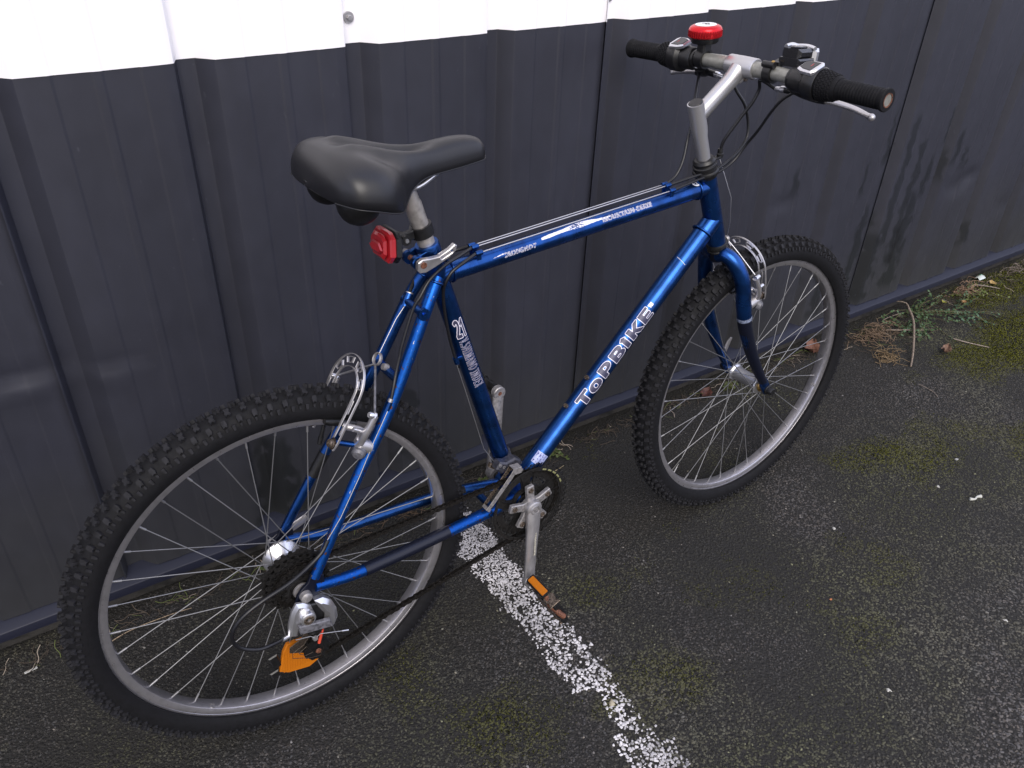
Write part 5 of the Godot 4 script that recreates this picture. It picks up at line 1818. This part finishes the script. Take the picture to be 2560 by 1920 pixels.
func booster(parent: Node3D, at: Vector3, up: Vector3, h: float, half: float, foot: float) -> void:
	# horseshoe plate with pressed slots, standing across the wheel
	var x := Vector3.BACK
	var y := (up - x * up.dot(x)).normalized()
	var xf := Transform3D(Basis(x, y, x.cross(y)), at)
	var out := []
	var inn := []
	var rc := half
	var cy := h - rc
	var iw := half - 0.0185
	for i in 21:
		var a := PI * i / 20.0
		out.append(V2(cos(a) * rc, cy + sin(a) * rc))
	for i in 21:
		var a := PI * i / 20.0
		inn.append(V2(cos(a) * iw, cy + sin(a) * (rc - 0.0205)))
	var poly := []
	poly.append(V2(foot - 0.007, -0.010)); poly.append(V2(foot + 0.007, -0.010)); poly.append(V2(foot + 0.011, 0.004))
	poly.append(V2(half - 0.001, cy * 0.6))
	poly.append_array(out)
	poly.append(V2(-half + 0.001, cy * 0.6))
	poly.append(V2(-foot - 0.011, 0.004)); poly.append(V2(-foot - 0.007, -0.010)); poly.append(V2(-foot + 0.007, -0.010)); poly.append(V2(-foot + 0.008, 0.006))
	poly.append(V2(-iw, cy * 0.6))
	inn.reverse()
	poly.append_array(inn)
	poly.append(V2(iw, cy * 0.6))
	poly.append(V2(foot - 0.008, 0.006))
	var holes := []
	for s in [-1.0, 1.0]:
		for k in 2:
			var a0: float = PI / 2 + s * (0.20 + 0.72 * k)
			var a1: float = PI / 2 + s * (0.56 + 0.72 * k)
			var hh := []
			for i in 6: hh.append(V2(0, cy) + Vector2.from_angle(lerpf(a0, a1, i / 5.0)) * (rc - 0.0058))
			for i in 6: hh.append(V2(0, cy) + Vector2.from_angle(lerpf(a1 - 0.04 * s, a0 + 0.04 * s, i / 5.0)) * (rc - 0.0138))
			holes.append(hh)
	var mb := MB.new()
	mb.prism(poly, -0.0022, 0.0022, xf, 0.0009, holes)
	for s in [-1.0, 1.0]:   # pressed ribs
		for q in [[half - 0.0085, cy * 0.66, half - 0.0090, cy * 0.90], [foot + 0.0080, cy * 0.24, foot + 0.0092, cy * 0.42]]:
			mb.prism(slot(V2(s * q[0], q[1]), V2(s * q[2], q[3]), 0.0022), 0.002, 0.0034, xf, 0.0009)
	var plate := part(parent, "booster_plate", mb, mats.alloy)
	for s in [-1.0, 1.0]:
		var bo := MB.new()
		bo.lathe([V2(0.0, 0.0075), V2(0.0028, 0.0075), V2(0.0032, 0.0095), V2(0.0060, 0.0090), V2(0.0066, 0.0022), V2(0.0095, 0.0022), V2(0.0, 0.0022)], xf * Transform3D(Basis(), Vector3(foot * s, -0.001, 0)), 16)
		part(plate, "bolt", bo, mats.rusty_steel)

func brake_arm(parent: Node3D, s: float, boss: Vector3, out: Vector3, tip: Vector3, padc: Vector3, tang: Vector3) -> void:
	var mb := MB.new()
	mb.lathe([V2(0.0, 0.004), V2(0.009, 0.004), V2(0.0115, 0.001), V2(0.0115, -0.020), V2(0.0, -0.022)], frame_z(boss, out), 20)
	var mid := boss.lerp(tip, 0.45) + out * 0.003 + Vector3(0, 0, 0.006 * s)
	mb.tube(spline([boss, mid, tip], 5), ramp([Vector2(0.0085, 0.006), Vector2(0.006, 0.005), Vector2(0.0055, 0.0045)], 11), 14, true, out, 0.7)
	mb.tube(spline([boss.lerp(tip, 0.15) + out * 0.004, boss.lerp(tip, 0.4) + Vector3(0, 0, -0.006 * s), padc + Vector3(0, 0, 0.012 * s)], 4), 0.0058, 12)
	var arm := part(parent, "brake_arm", mb, mats.alloy)
	var cap := MB.new()
	cap.lathe([V2(0.0, 0.013), V2(0.0075, 0.012), V2(0.0105, 0.008), V2(0.0105, 0.0), V2(0.0, 0.0)], frame_z(boss + Vector3(0, -0.008, 0.004 * s), (out + Vector3(0, -0.8, 0.9 * s)).normalized()), 18)
	part(arm, "spring_cap", cap, mats.grey_plastic)
	var nut := MB.new()
	nut.lathe([V2(0.0, 0.008), V2(0.0042, 0.008), V2(0.0052, 0.006), V2(0.0052, 0.0), V2(0.0065, -0.001), V2(0.0065, -0.003), V2(0.0, -0.003)], frame_z(tip + out * 0.003, out), 6)
	part(arm, "cable_nut", nut, mats.chrome)
	var ab := MB.new()
	ab.tube([boss.lerp(tip, 0.45) - out * 0.004, boss.lerp(tip, 0.45) + out * 0.022], 0.0038, 8)
	part(arm, "pad_bolt", ab, mats.chrome)
	var pd := MB.new()
	pd.tube([padc - tang * 0.026, padc - tang * 0.020, padc + tang * 0.020, padc + tang * 0.026], [Vector2(0.004, 0.005), Vector2(0.0055, 0.0065), Vector2(0.0055, 0.0065), Vector2(0.004, 0.005)], 12, true, Vector3.BACK, 0.6)
	part(arm, "brake_pad", pd, mats.black)

func brakes(bike: Node3D) -> void:
	var r := group_node(bike, "rear_brake", LIFT)
	var sdir := Vector3(0.53, 0.848, 0)
	var rout := Vector3(-0.848, 0.53, 0)
	booster(r, Vector3(0.0905, 0.2355, 0), sdir, 0.130, 0.050, 0.037)
	for s in [1.0, -1.0]:
		var boss := Vector3(0.124, 0.2255, 0.047 * s)
		var pin := MB.new()
		pin.tube([Vector3(0.146, 0.212, 0.047 * s), Vector3(0.092, 0.2455 - 0.008, 0.038 * s)], 0.0045, 10)
		part(r, "brake_post", pin, mats.paint)
		var tip := Vector3(0.147, 0.280, 0.0680 * s)
		var rad := Vector3(0.110, 0.2555, 0).normalized() * 0.279
		brake_arm(r, s, boss, rout, tip, Vector3(rad.x, rad.y, 0.0195 * s), Vector3(-rad.y, rad.x, 0).normalized())
	# straddle hanger ring and link rods
	var ring := Vector3(0.189, 0.331, 0.0)
	var rg := MB.new()
	var rp := []
	for i in 21: rp.append(ring + (sdir * cos(TAU * i / 20.0) + Vector3.BACK * sin(TAU * i / 20.0)) * 0.0095)
	rg.tube(rp, Vector2(0.0012, 0.0032), 8, false, rout)
	part(r, "straddle_ring", rg, mats.alloy_dull)
	for s in [1.0, -1.0]:
		var rod := MB.new()
		var a := ring + sdir * -0.010 + Vector3(0, 0, 0.002 * s)
		var b := Vector3(0.148, 0.2835, 0.0660 * s)
		rod.tube([a, a.lerp(b, 0.06), b], [0.0022, 0.0019, 0.0019], 8)
		part(r, "link_wire", rod, mats.grey_plastic if s > 0 else mats.wire)
	var rd := MB.new()
	rd.lathe([V2(0.0, 0.003), V2(0.005, 0.003), V2(0.0058, 0.0), V2(0.0058, -0.006), V2(0.0, -0.006)], frame_z(Vector3(0.199, 0.314, 0.0), rout), 16)
	part(r, "bridge_bolt", rd, mats.alloy_dull)
	# front
	var f := group_node(bike, "front_brake", LIFT)
	var fax := Vector3(-0.30, 0.954, 0)
	var fout := Vector3(0.954, 0.30, 0)
	booster(f, Vector3(1.0230, 0.2365, 0), fax, 0.122, 0.055, 0.040)
	for s in [1.0, -1.0]:
		var boss := Vector3(0.992, 0.236, 0.050 * s)
		var pin := MB.new()
		pin.tube([Vector3(0.966, 0.226, 0.051 * s), Vector3(1.024, 0.2385, 0.041 * s)], 0.0045, 10)
		part(f, "brake_post", pin, mats.rusty_steel)
		var tip := Vector3(0.967, 0.292, 0.062 * s)
		var rad := Vector3(-0.100, 0.260, 0).normalized() * 0.279
		brake_arm(f, s, boss, fout, tip, Vector3(1.0757 + rad.x, rad.y, 0.0195 * s), Vector3(-rad.y, rad.x, 0).normalized())
		var rod := MB.new()
		rod.tube(spline([Vector3(0.940, 0.3595, 0.001 * s), Vector3(0.950, 0.338, 0.024 * s), Vector3(0.966, 0.300, 0.060 * s)], 3), 0.0013, 6)
		part(f, "straddle_wire", rod, mats.wire)
	var yoke := MB.new()
	yoke.lathe([V2(0.0, 0.003), V2(0.006, 0.003), V2(0.007, 0.0), V2(0.006, -0.003), V2(0.0, -0.003)], frame_z(Vector3(0.9395, 0.361, 0), fout), 14)
	part(f, "cable_yoke", yoke, mats.alloy_dull)

func cables(bike: Node3D) -> void:
	var H := {
		"brake_cable": [
			[V(0.939,0.652,-0.062),V(0.928,0.649,-0.030),V(0.934,0.632,-0.020),V(0.949,0.608,-0.010),V(0.959,0.575,-0.005),V(0.953,0.549,0.000),V(0.921,0.527,0.006),V(0.879,0.512,0.010),V(0.826,0.505,0.006),V(0.773,0.4976,0.0)],
			[V(0.938,0.650,0.058),V(0.920,0.663,0.040),V(0.926,0.647,0.035),V(0.920,0.625,0.030),V(0.910,0.602,0.020),V(0.897,0.575,0.010),V(0.890,0.556,0.003),V(0.889,0.540,0.000)],
			[V(0.361,0.4708,-0.009),V(0.346,0.465,-0.020),V(0.321,0.463,-0.030),V(0.301,0.454,-0.032),V(0.283,0.443,-0.028),V(0.268,0.429,-0.020),V(0.2575,0.4195,-0.0128)]],
		"gear_cable": [
			[V(0.926,0.660,0.118),V(0.923,0.640,0.090),V(0.923,0.615,0.070),V(0.927,0.578,0.045),V(0.926,0.550,0.025),V(0.909,0.521,0.016),V(0.874,0.506,0.0145),V(0.826,0.500,0.013),V(0.773,0.4918,0.012)],
			[V(0.939,0.655,-0.120),V(0.860,0.609,-0.050),V(0.839,0.584,-0.030),V(0.823,0.564,-0.020),V(0.809,0.531,-0.012),V(0.794,0.508,-0.010),V(0.773,0.4968,-0.009)],
			[V(0.361,0.4715,0.0),V(0.335,0.470,0.012),V(0.301,0.465,0.022),V(0.270,0.452,0.030),V(0.251,0.432,0.034),V(0.238,0.412,0.032),V(0.217,0.363,0.033),V(0.210,0.343,0.034),V(0.201,0.321,0.037),V(0.192,0.302,0.043),V(0.1845,0.2845,0.0470)],
			[V(0.361,0.4658,0.012),V(0.334,0.462,0.022),V(0.312,0.453,0.024),V(0.301,0.437,0.022),V(0.299,0.420,0.017),V(0.302,0.385,0.013),V(0.309,0.340,0.011),V(0.3155,0.311,0.010),V(0.319,0.297,0.010)],
			[V(0.048,0.090,0.0705),V(0.035,0.075,0.074),V(0.010,0.064,0.080),V(-0.026,0.057,0.090),V(-0.070,0.050,0.095),V(-0.101,0.036,0.095),V(-0.119,0.013,0.092),V(-0.121,-0.010,0.090),V(-0.111,-0.029,0.090),V(-0.089,-0.043,0.092),V(-0.069,-0.048,0.090),V(-0.040,-0.060,0.078)]]}
	for k in H:
		for pts in H[k]:
			var mb := MB.new()
			mb.tube(spline(pts, 6), 0.0029 if k == "brake_cable" else (0.0032 if pts.size() == 12 else 0.0026), 10)
			bp(bike, k, mb, mats.housing)
	var W := [
		[V(0.373,0.4715,-0.009),V(0.760,0.4959,-0.009)],[V(0.373,0.4722,0.0),V(0.760,0.4966,0.0)],[V(0.373,0.4665,0.012),V(0.760,0.4909,0.012)],
		[V(0.890,0.523,0.0),V(0.911,0.454,0.0205),V(0.928,0.400,0.012),V(0.9395,0.361,0.0)],
		[V(0.246,0.401,-0.0095),V(0.228,0.385,-0.006),V(0.192,0.338,0.0)],
		[V(0.177,0.269,0.0490),V(0.148,0.230,0.0555),V(0.115,0.178,0.0610),V(0.074,0.122,0.0690),V(0.048,0.091,0.0705)],
		[V(0.3205,0.286,0.010),V(0.335,0.226,0.0135),V(0.365,0.102,0.0165),V(0.388,0.060,0.018)],
		[V(-0.029,-0.077,0.075),V(-0.005,-0.084,0.075),V(0.002,-0.092,0.075),V(0.011,-0.088,0.075),V(0.045,-0.103,0.075),V(0.052,-0.106,0.075)]]
	for i in W.size():
		var mb := MB.new()
		mb.tube(W[i], 0.0011 if i < 3 else 0.0008, 6)
		bp(bike, "inner_wire", mb, mats.wire)
	var tip := MB.new()
	tip.tube([V(0.047,-0.1038,0.075), V(0.058,-0.1085,0.075)], 0.0015, 8)
	tip.tube([V(-0.036,-0.0605,0.0765), V(-0.052,-0.0555,0.083)], 0.0036, 10)
	bp(bike, "cable_ferrule", tip, mats.chrome)
	# hanger for the front brake cable above the headset
	var hg := MB.new()
	hg.lathe([V2(0.0, 0.012), V2(0.0045, 0.012), V2(0.0050, 0.004), V2(0.0062, 0.003), V2(0.0062, -0.004), V2(0.0, -0.004)], frame_z(V(0.889, 0.531, 0.0), Vector3(-0.1, 1, 0)), 12)
	hg.box(Vector3(0.030, 0.004, 0.012), Transform3D(Basis(Vector3.BACK, 0.15), V(0.872, 0.526, 0.0)), 0.001)
	bp(bike, "cable_hanger", hg, mats.black)

# ---------------------------------------------------------------- what grows and lies on the ground
func leaf_mesh(r: float) -> ArrayMesh:
	var mb := MB.new()
	var c := Vector3(r, 0.15 * r, 0)
	var pts := []
	for k in 7:
		var a := TAU * k / 7
		pts.append(Vector3(r + cos(a) * r, 0.10 * r * cos(a * 2.0), sin(a) * r * 0.85))
	for k in 7: mb.face([c, pts[k], pts[(k + 1) % 7]], Vector3.UP)
	return mb.mesh()

func weed(at: Vector3, spread: float, stems: int, seed_: int, label: String, col: Color) -> void:
	var r := RandomNumberGenerator.new(); r.seed = seed_
	var o := group_node(self, "weed_plant", at)
	tag(o, label, "weed")
	var st := MB.new()
	var lv := MB.new()
	for s in stems:
		var a := r.randf() * TAU
		var L := spread * r.randf_range(0.5, 1.0)
		var p := Vector3.ZERO
		var path := [p]
		var d := Vector3(cos(a), r.randf_range(0.15, 0.6), sin(a)).normalized()
		for k in 6:
			d = (d + Vector3(r.randf_range(-0.25, 0.25), r.randf_range(-0.22, 0.06), r.randf_range(-0.25, 0.25))).normalized()
			p += d * L / 6.0
			p.y = maxf(p.y, 0.004)
			if at.z + p.z < 0.03: p.z = 0.03 - at.z + 0.004 * k
			path.append(p)
		st.tube(path, 0.0008, 5, false)
		for k in range(1, path.size()):
			for q in r.randi_range(2, 4):
				var b: Vector3 = (path[k - 1] as Vector3).lerp(path[k], r.randf())
				var s2 := r.randf_range(0.0028, 0.0055)
				var yaw := r.randf() * TAU
				var n := Vector3(r.randf_range(-0.6, 0.6), 1.0, r.randf_range(-0.6, 0.6)).normalized()
				var x := Vector3(cos(yaw), 0, sin(yaw))
				x = (x - n * x.dot(n)).normalized()
				var z := x.cross(n)
				var c := b + x * s2
				var ring := []
				for j in 7:
					var t := TAU * j / 7
					ring.append(c + x * cos(t) * s2 + z * sin(t) * s2 * 0.85 + n * (0.15 * s2 * cos(2.0 * t)))
				var i0 := lv.v.size()
				lv.vert(c, n)
				for j in 7: lv.vert(ring[j], n)
				for j in 7: lv.tri(i0, i0 + 1 + j, i0 + 1 + (j + 1) % 7)
	part(o, "stem", st, mat(lin(0.10, 0.085, 0.04), 0.0, 0.8))
	var lm := mat(col, 0.0, 0.55, 0.35, 40.0)
	lm.backlight_enabled = true
	lm.backlight = Color(0.05, 0.09, 0.02)
	tag(part(o, "leaves", lv, lm), "", "", "", "stuff")

func straw_clump(called: String, at: Vector3, size: Vector3, count: int, seed_: int, label: String, category: String, col: Color) -> void:
	var r := RandomNumberGenerator.new(); r.seed = seed_
	var mb := MB.new()
	for i in count:
		var c := Vector3(r.randfn(0, 0.4) * size.x, absf(r.randfn(0, 0.4)) * size.y, r.randfn(0, 0.4) * size.z)
		var d := Vector3(r.randf_range(-1, 1), r.randf_range(-0.25, 0.5), r.randf_range(-1, 1)).normalized()
		var L := r.randf_range(0.015, 0.055)
		var bend := Vector3(r.randf_range(-1, 1), r.randf_range(-0.3, 0.8), r.randf_range(-1, 1)) * L * 0.35
		var path := [c - d * L * 0.5, c + bend, c + d * L * 0.5]
		for k in 3:
			path[k].y = maxf(path[k].y, 0.0015)
			if at.z + path[k].z < 0.026: path[k].z = 0.026 - at.z
		mb.tube(spline(path, 3), r.randf_range(0.0005, 0.0011), 5, false)
	tag(part(self, called, mb, mat(col, 0.0, 0.85, 0.55, 30.0), at), label, category)

func twig(a: Vector3, b: Vector3, r0: float, bend: Vector3, label: String, col: Color, fork_ := false) -> void:
	var mb := MB.new()
	var m := (a + b) * 0.5
	var pts := [a - m, (a - m) * 0.4 + bend, (b - m) * 0.5 + bend * 0.6, b - m]
	mb.tube(spline(pts, 5), ramp([r0, r0 * 0.9, r0 * 0.8, r0 * 0.55], 16), 8)
	if fork_:
		var q: Vector3 = (a - m) * 0.75 + bend * 0.4
		mb.tube(spline([q, q + Vector3(0.02, 0.012, -0.03), q + Vector3(-0.005, 0.010, -0.07)], 4), r0 * 0.5, 6)
	tag(part(self, "twig", mb, mat(col, 0.0, 0.85, 0.5, 40.0), m), label, "twig")

func dry_leaf(at: Vector3, L: float, yaw: float, curl: float, label: String, col: Color, called := "dry_leaf") -> void:
	var pts := []
	for i in 9:
		var t := i / 8.0
		var w := L * 0.34 * pow(sin(PI * clampf(t * 0.94 + 0.04, 0, 1)), 0.8) * (1.0 + 0.18 * sin(t * 19.0))
		var row := []
		for j in 7:
			var s := j / 3.0 - 1.0
			row.append(Vector3((t - 0.5) * L, curl * L * (absf(s) * 0.45 + 0.5 * pow(2.0 * t - 1.0, 2.0)) + 0.004 + 0.03 * L * sin(t * 8.0 + s * 5.0) + 0.03 * L, s * w))
		pts.append(row)
	var mb := MB.new()
	mb.grid(pts)
	var o := part(self, called, mb, mat(col, 0.0, 0.75, 0.5, 30.0), at)
	o.rotation.y = yaw
	tag(o, label, "leaf")

func growth() -> void:
	# moss: tufts of short fibres where the patches lie
	var tuft := MB.new()
	var r := RandomNumberGenerator.new(); r.seed = 3
	for k in 7:
		var a := TAU * k / 7 + r.randf_range(-0.3, 0.3)
		var d := Vector3(cos(a), 0, sin(a))
		var n := Vector3(-sin(a), 0, cos(a))
		var b := d * 0.25
		var t := d * r.randf_range(0.5, 1.0) + Vector3(0, r.randf_range(0.8, 1.4), 0)
		tuft.face([b - n * 0.28, b + n * 0.28, t], (Vector3.UP * 0.8 + d * 0.5).normalized())
	var xfs := []
	var cols := []
	for i in 260000:
		var x := rng.randf_range(-0.2, 3.8)
		var z := rng.randf_range(0.0, 1.4)
		if not in_view(x, z, 0.3): continue
		var k := moss_at(x, z)
		if rng.randf() > pow(k, 1.2) * 1.4: continue
		var s := rng.randf_range(0.0014, 0.0030) * (0.75 + 0.6 * k)
		xfs.append(Transform3D(Basis(Vector3.UP, rng.randf() * TAU) * Basis.from_scale(Vector3(s, s * rng.randf_range(0.6, 1.1), s)), Vector3(x, 0.0005 + 0.004 * clampf(k - 0.4, 0, 1) * rng.randf(), z)))
		var g := rng.randf_range(0.6, 1.25)
		cols.append(Color(0.150 * g, 0.160 * g, 0.012 * g).lerp(Color(0.065, 0.055, 0.015), rng.randf() * (0.75 - 0.55 * k)))
	var mm := StandardMaterial3D.new()
	mm.vertex_color_use_as_albedo = true
	mm.roughness = 0.9
	tag(multimesh("moss", tuft.mesh(), xfs, cols, mm), "olive green moss spread in patches over the asphalt", "moss", "", "stuff")
	# dead grass and rootlets gathered along the foot of the wall
	var fib := MB.new()
	fib.tube(spline([Vector3(-0.5, 0, 0), Vector3(-0.15, 0.05, 0.06), Vector3(0.2, 0.02, -0.05), Vector3(0.5, 0.06, 0.04)], 3), 0.016, 5, false)
	var fx := []
	var fc := []
	for i in 2600:
		var x := rng.randf_range(-0.8, 3.8)
		var z := 0.018 + absf(rng.randfn(0.0, 0.022)) + (0.05 * absf(rng.randfn(0, 1)) if x > 1.9 else 0.0)
		if rng.randf() > (0.35 if x < 0.9 else 0.6) + (0.3 if x > 1.8 else 0.0): continue
		var L := rng.randf_range(0.012, 0.050)
		fx.append(Transform3D(Basis(Vector3.UP, rng.randf() * TAU) * Basis(Vector3.BACK, rng.randf_range(-0.1, 0.45)) * Basis.from_scale(Vector3(L, L, L)), Vector3(x, 0.002 + 0.012 * rng.randf() * rng.randf(), z)))
		var g := rng.randf_range(0.25, 1.0)
		var c := Color(0.085, 0.064, 0.046) * g
		if rng.randf() < 0.12: c = Color(0.09, 0.11, 0.03)
		if rng.randf() < 0.06: c = Color(0.36, 0.30, 0.24)
		fc.append(c)
	tag(multimesh("dead_grass", fib.mesh(), fx, fc, mm), "thin brown dead grass gathered along the foot of the wall", "grass", "", "stuff")
	# leafy weeds between the front wheel and the moss, and small ones in the gap of the wall
	weed(Vector3(2.33, 0, 0.055), 0.23, 24, 101, "broad green creeping weed beside the standing twig", lin(0.060, 0.115, 0.040))
	weed(Vector3(2.45, 0, 0.110), 0.17, 17, 102, "bluish green small-leaved weed between the twig and the moss", lin(0.055, 0.120, 0.055))
	weed(Vector3(2.20, 0, 0.100), 0.11, 9, 103, "low green weed closest to the dead grass clump", lin(0.080, 0.160, 0.070))
	weed(Vector3(2.62, 0, 0.07), 0.14, 9, 104, "yellowish green weed under the straw at the foot trim", lin(0.13, 0.165, 0.04))
	weed(Vector3(0.60, 0, 0.034), 0.05, 7, 105, "tiny green weed behind the front derailleur", lin(0.075, 0.105, 0.025))
	weed(Vector3(0.78, 0, 0.034), 0.06, 7, 106, "tiny green weed behind the lower end of the down tube", lin(0.080, 0.110, 0.030))
	weed(Vector3(0.05, 0, 0.036), 0.04, 5, 107, "tiny green weed seen through the rear wheel spokes", lin(0.070, 0.100, 0.030))
	weed(Vector3(1.42, 0, 0.036), 0.05, 6, 108, "small yellow green weed behind the front hub", lin(0.090, 0.115, 0.025))
	straw_clump("dry_grass_clump", Vector3(2.06, 0, 0.075), Vector3(0.10, 0.035, 0.055), 150, 201, "brown dead grass clump beside the front tyre", "dead plant", lin(0.20, 0.135, 0.085))
	straw_clump("dry_grass_clump", Vector3(1.985, 0, 0.180), Vector3(0.055, 0.018, 0.055), 70, 202, "yellowish fringe of straw in front of the dead grass clump", "dead plant", lin(0.23, 0.16, 0.085))
	straw_clump("dry_grass_clump", Vector3(2.63, 0, 0.045), Vector3(0.09, 0.05, 0.045), 60, 203, "pinkish brown straw heap between foot trim and moss", "dead plant", lin(0.33, 0.21, 0.14))
	straw_clump("dry_grass_clump", Vector3(3.00, 0, 0.03), Vector3(0.20, 0.03, 0.04), 70, 204, "grey tangle of dead stems above the bright moss at right", "dead plant", lin(0.22, 0.18, 0.15))
	straw_clump("dry_grass_clump", Vector3(0.36, 0, 0.050), Vector3(0.14, 0.016, 0.035), 26, 205, "thin brown dead grass seen through the rear spokes", "dead plant", lin(0.11, 0.07, 0.04))

func litter() -> void:
	twig(V(2.300, 0.030, 0.022), V(1.995, 0.006, 0.258), 0.0044, V(0.012, 0.004, 0.012), "longest pale twig, forked, propped on the foot of the wall", lin(0.27, 0.215, 0.17), true)
	twig(V(2.125, 0.006, 0.076), V(2.235, 0.006, 0.140), 0.0026, V(0.0, 0.002, 0.004), "short pale twig crossing behind the long forked twig", lin(0.27, 0.22, 0.18))
	twig(V(2.175, 0.005, 0.026), V(2.275, 0.012, 0.034), 0.0020, V(0.0, 0.002, 0.0), "thin twig along the foot trim above the clump", lin(0.22, 0.18, 0.15))
	twig(V(2.274, 0.005, 0.225), V(2.327, 0.004, 0.317), 0.0022, V(-0.004, 0.001, 0.003), "pale bent twig on the moss in front of the weeds", lin(0.30, 0.25, 0.21))
	twig(V(2.675, 0.012, 0.030), V(2.763, 0.006, 0.098), 0.0024, V(0.004, 0.004, 0.0), "grey twig beside the straw heap and the bright moss", lin(0.26, 0.22, 0.19))
	twig(V(-0.30, 0.004, 0.075), V(-0.13, 0.003, 0.065), 0.0011, V(0.0, 0.002, -0.010), "thin straw seen through the left side of the rear wheel", lin(0.33, 0.25, 0.17))
	twig(V(0.72, 0.004, 0.095), V(0.79, 0.004, 0.090), 0.0011, V(0.0, 0.002, 0.006), "thin straw behind the lower down tube", lin(0.33, 0.27, 0.16))
	twig(V(1.92, 0.004, 0.40), V(1.93, 0.004, 0.33), 0.0012, V(0.006, 0.001, 0.0), "thin curved grey straw on bare asphalt right of the front wheel", lin(0.25, 0.21, 0.18))
	dry_leaf(V(1.80, 0.0, 0.040), 0.075, 0.7, 0.35, "reddish brown dead leaf seen through the front wheel", lin(0.19, 0.085, 0.055))
	dry_leaf(V(2.17, 0.0, 0.262), 0.045, 0.3, 0.55, "curled brown dead leaf in front of the green weeds", lin(0.20, 0.115, 0.08))
	dry_leaf(V(2.775, 0.004, 0.062), 0.035, 1.0, 0.2, "pale yellow leaf lying on the bright moss", lin(0.52, 0.36, 0.14))
	dry_leaf(V(2.537, 0.003, 0.094), 0.026, 0.2, 0.3, "small orange leaf beside the straw heap", lin(0.50, 0.28, 0.12))
	dry_leaf(V(0.46, 0.0, 0.038), 0.045, 0.5, 0.3, "brown leaf seen above the left chain stay", lin(0.16, 0.07, 0.035))
	dry_leaf(V(1.33, 0.0, 0.045), 0.05, 0.4, 0.3, "dark red leaf seen through the left side of the front wheel", lin(0.10, 0.035, 0.025))
	dry_leaf(V(2.475, 0.004, 0.058), 0.020, 1.4, 0.2, "small lime yellow leaf among the weeds", lin(0.36, 0.36, 0.06))
	# pale chips and scraps
	var spots := [
		[V(1.203, 0, 0.602), 0.0050, "white stone chip on bare asphalt below the front wheel"],
		[V(0.932, 0, 0.946), 0.0050, "small white pebble near the lower edge of the photograph"],
		[V(1.558, 0, 0.640), 0.0048, "white chip lying in the mossy patch"],
		[V(1.290, 0, 0.973), 0.0046, "cream pebble at the far right of the asphalt"],
		[V(1.02, 0, 0.74), 0.0032, "tiny orange stone in the asphalt"],
		[V(0.462, 0.001, 0.690), 0.0075, "tan stone lodged in the worn white line"],
		[V(1.70, 0, 0.60), 0.0050, "grey pebble beside the mossy patch"],
		[V(-0.02, 0, 0.30), 0.0045, "pale pebble inside the outline of the rear wheel"]]
	var pm := pebble_mesh(9, 0.6)
	var first: MeshInstance3D = null
	for s in spots:
		var o: MeshInstance3D
		if first == null:
			o = put(self, "pebble", pm, null)
			first = o
		else:
			o = first.duplicate()
			o.name = numbered(self, "pebble")
			add_child(o, true)
		o.position = s[0]
		o.scale = Vector3(s[1] * 1.3, s[1] * 0.9, s[1])
		o.rotation.y = s[0].x * 9.0
		var c := lin(0.40, 0.39, 0.36)
		if s[2].contains("orange"): c = lin(0.45, 0.16, 0.06)
		if s[2].contains("tan"): c = lin(0.33, 0.29, 0.21)
		if s[2].contains("grey"): c = lin(0.30, 0.30, 0.30)
		o.material_override = mat(c, 0.0, 0.6)
		tag(o, s[2], "pebble", "loose stones on the asphalt")
	var bone := MB.new()
	bone.tube(spline([V(-0.017, 0.004, -0.005), V(-0.006, 0.004, 0.002), V(0.006, 0.004, 0.0), V(0.017, 0.004, 0.004)], 4), ramp([0.0045, 0.0024, 0.0026, 0.0048], 13), 8)
	tag(part(self, "shell_fragment", bone, mat(lin(0.42, 0.42, 0.38), 0.0, 0.6), V(1.595, 0, 0.717)), "white bone-like fragment at the edge of the mossy patch", "fragment")
	var paper := MB.new()
	paper.box(Vector3(0.022, 0.0012, 0.005), Transform3D(Basis(Vector3.UP, 0.1), Vector3(0, 0.004, 0)), 0.0003)
	tag(part(self, "paper_scrap", paper, mat(lin(0.42, 0.42, 0.40), 0.0, 0.6), V(-0.423, 0, 0.060)), "white paper strip on the asphalt left of the rear tyre", "litter")
	var wrap := MB.new()
	wrap.grid([[V(-0.022, 0.004, -0.010), V(-0.02, 0.012, 0.0), V(-0.022, 0.006, 0.012)], [V(0, 0.010, -0.012), V(0, 0.020, 0.0), V(0, 0.008, 0.014)], [V(0.022, 0.004, -0.012), V(0.024, 0.010, 0.0), V(0.022, 0.005, 0.010)]])
	var wp := part(self, "wrapper_scrap", wrap, mat(lin(0.55, 0.60, 0.58), 0.0, 0.5), V(2.775, 0.004, 0.012))
	tag(wp, "white and green wrapper scrap tucked under the foot trim", "litter")
	var gp := MB.new()
	gp.grid([[V(-0.006, 0.0175, -0.006), V(-0.006, 0.0195, 0.002)], [V(0.010, 0.0165, -0.006), V(0.010, 0.0180, 0.002)]])
	part(wp, "green_print", gp, mat(lin(0.03, 0.25, 0.13), 0.0, 0.5))
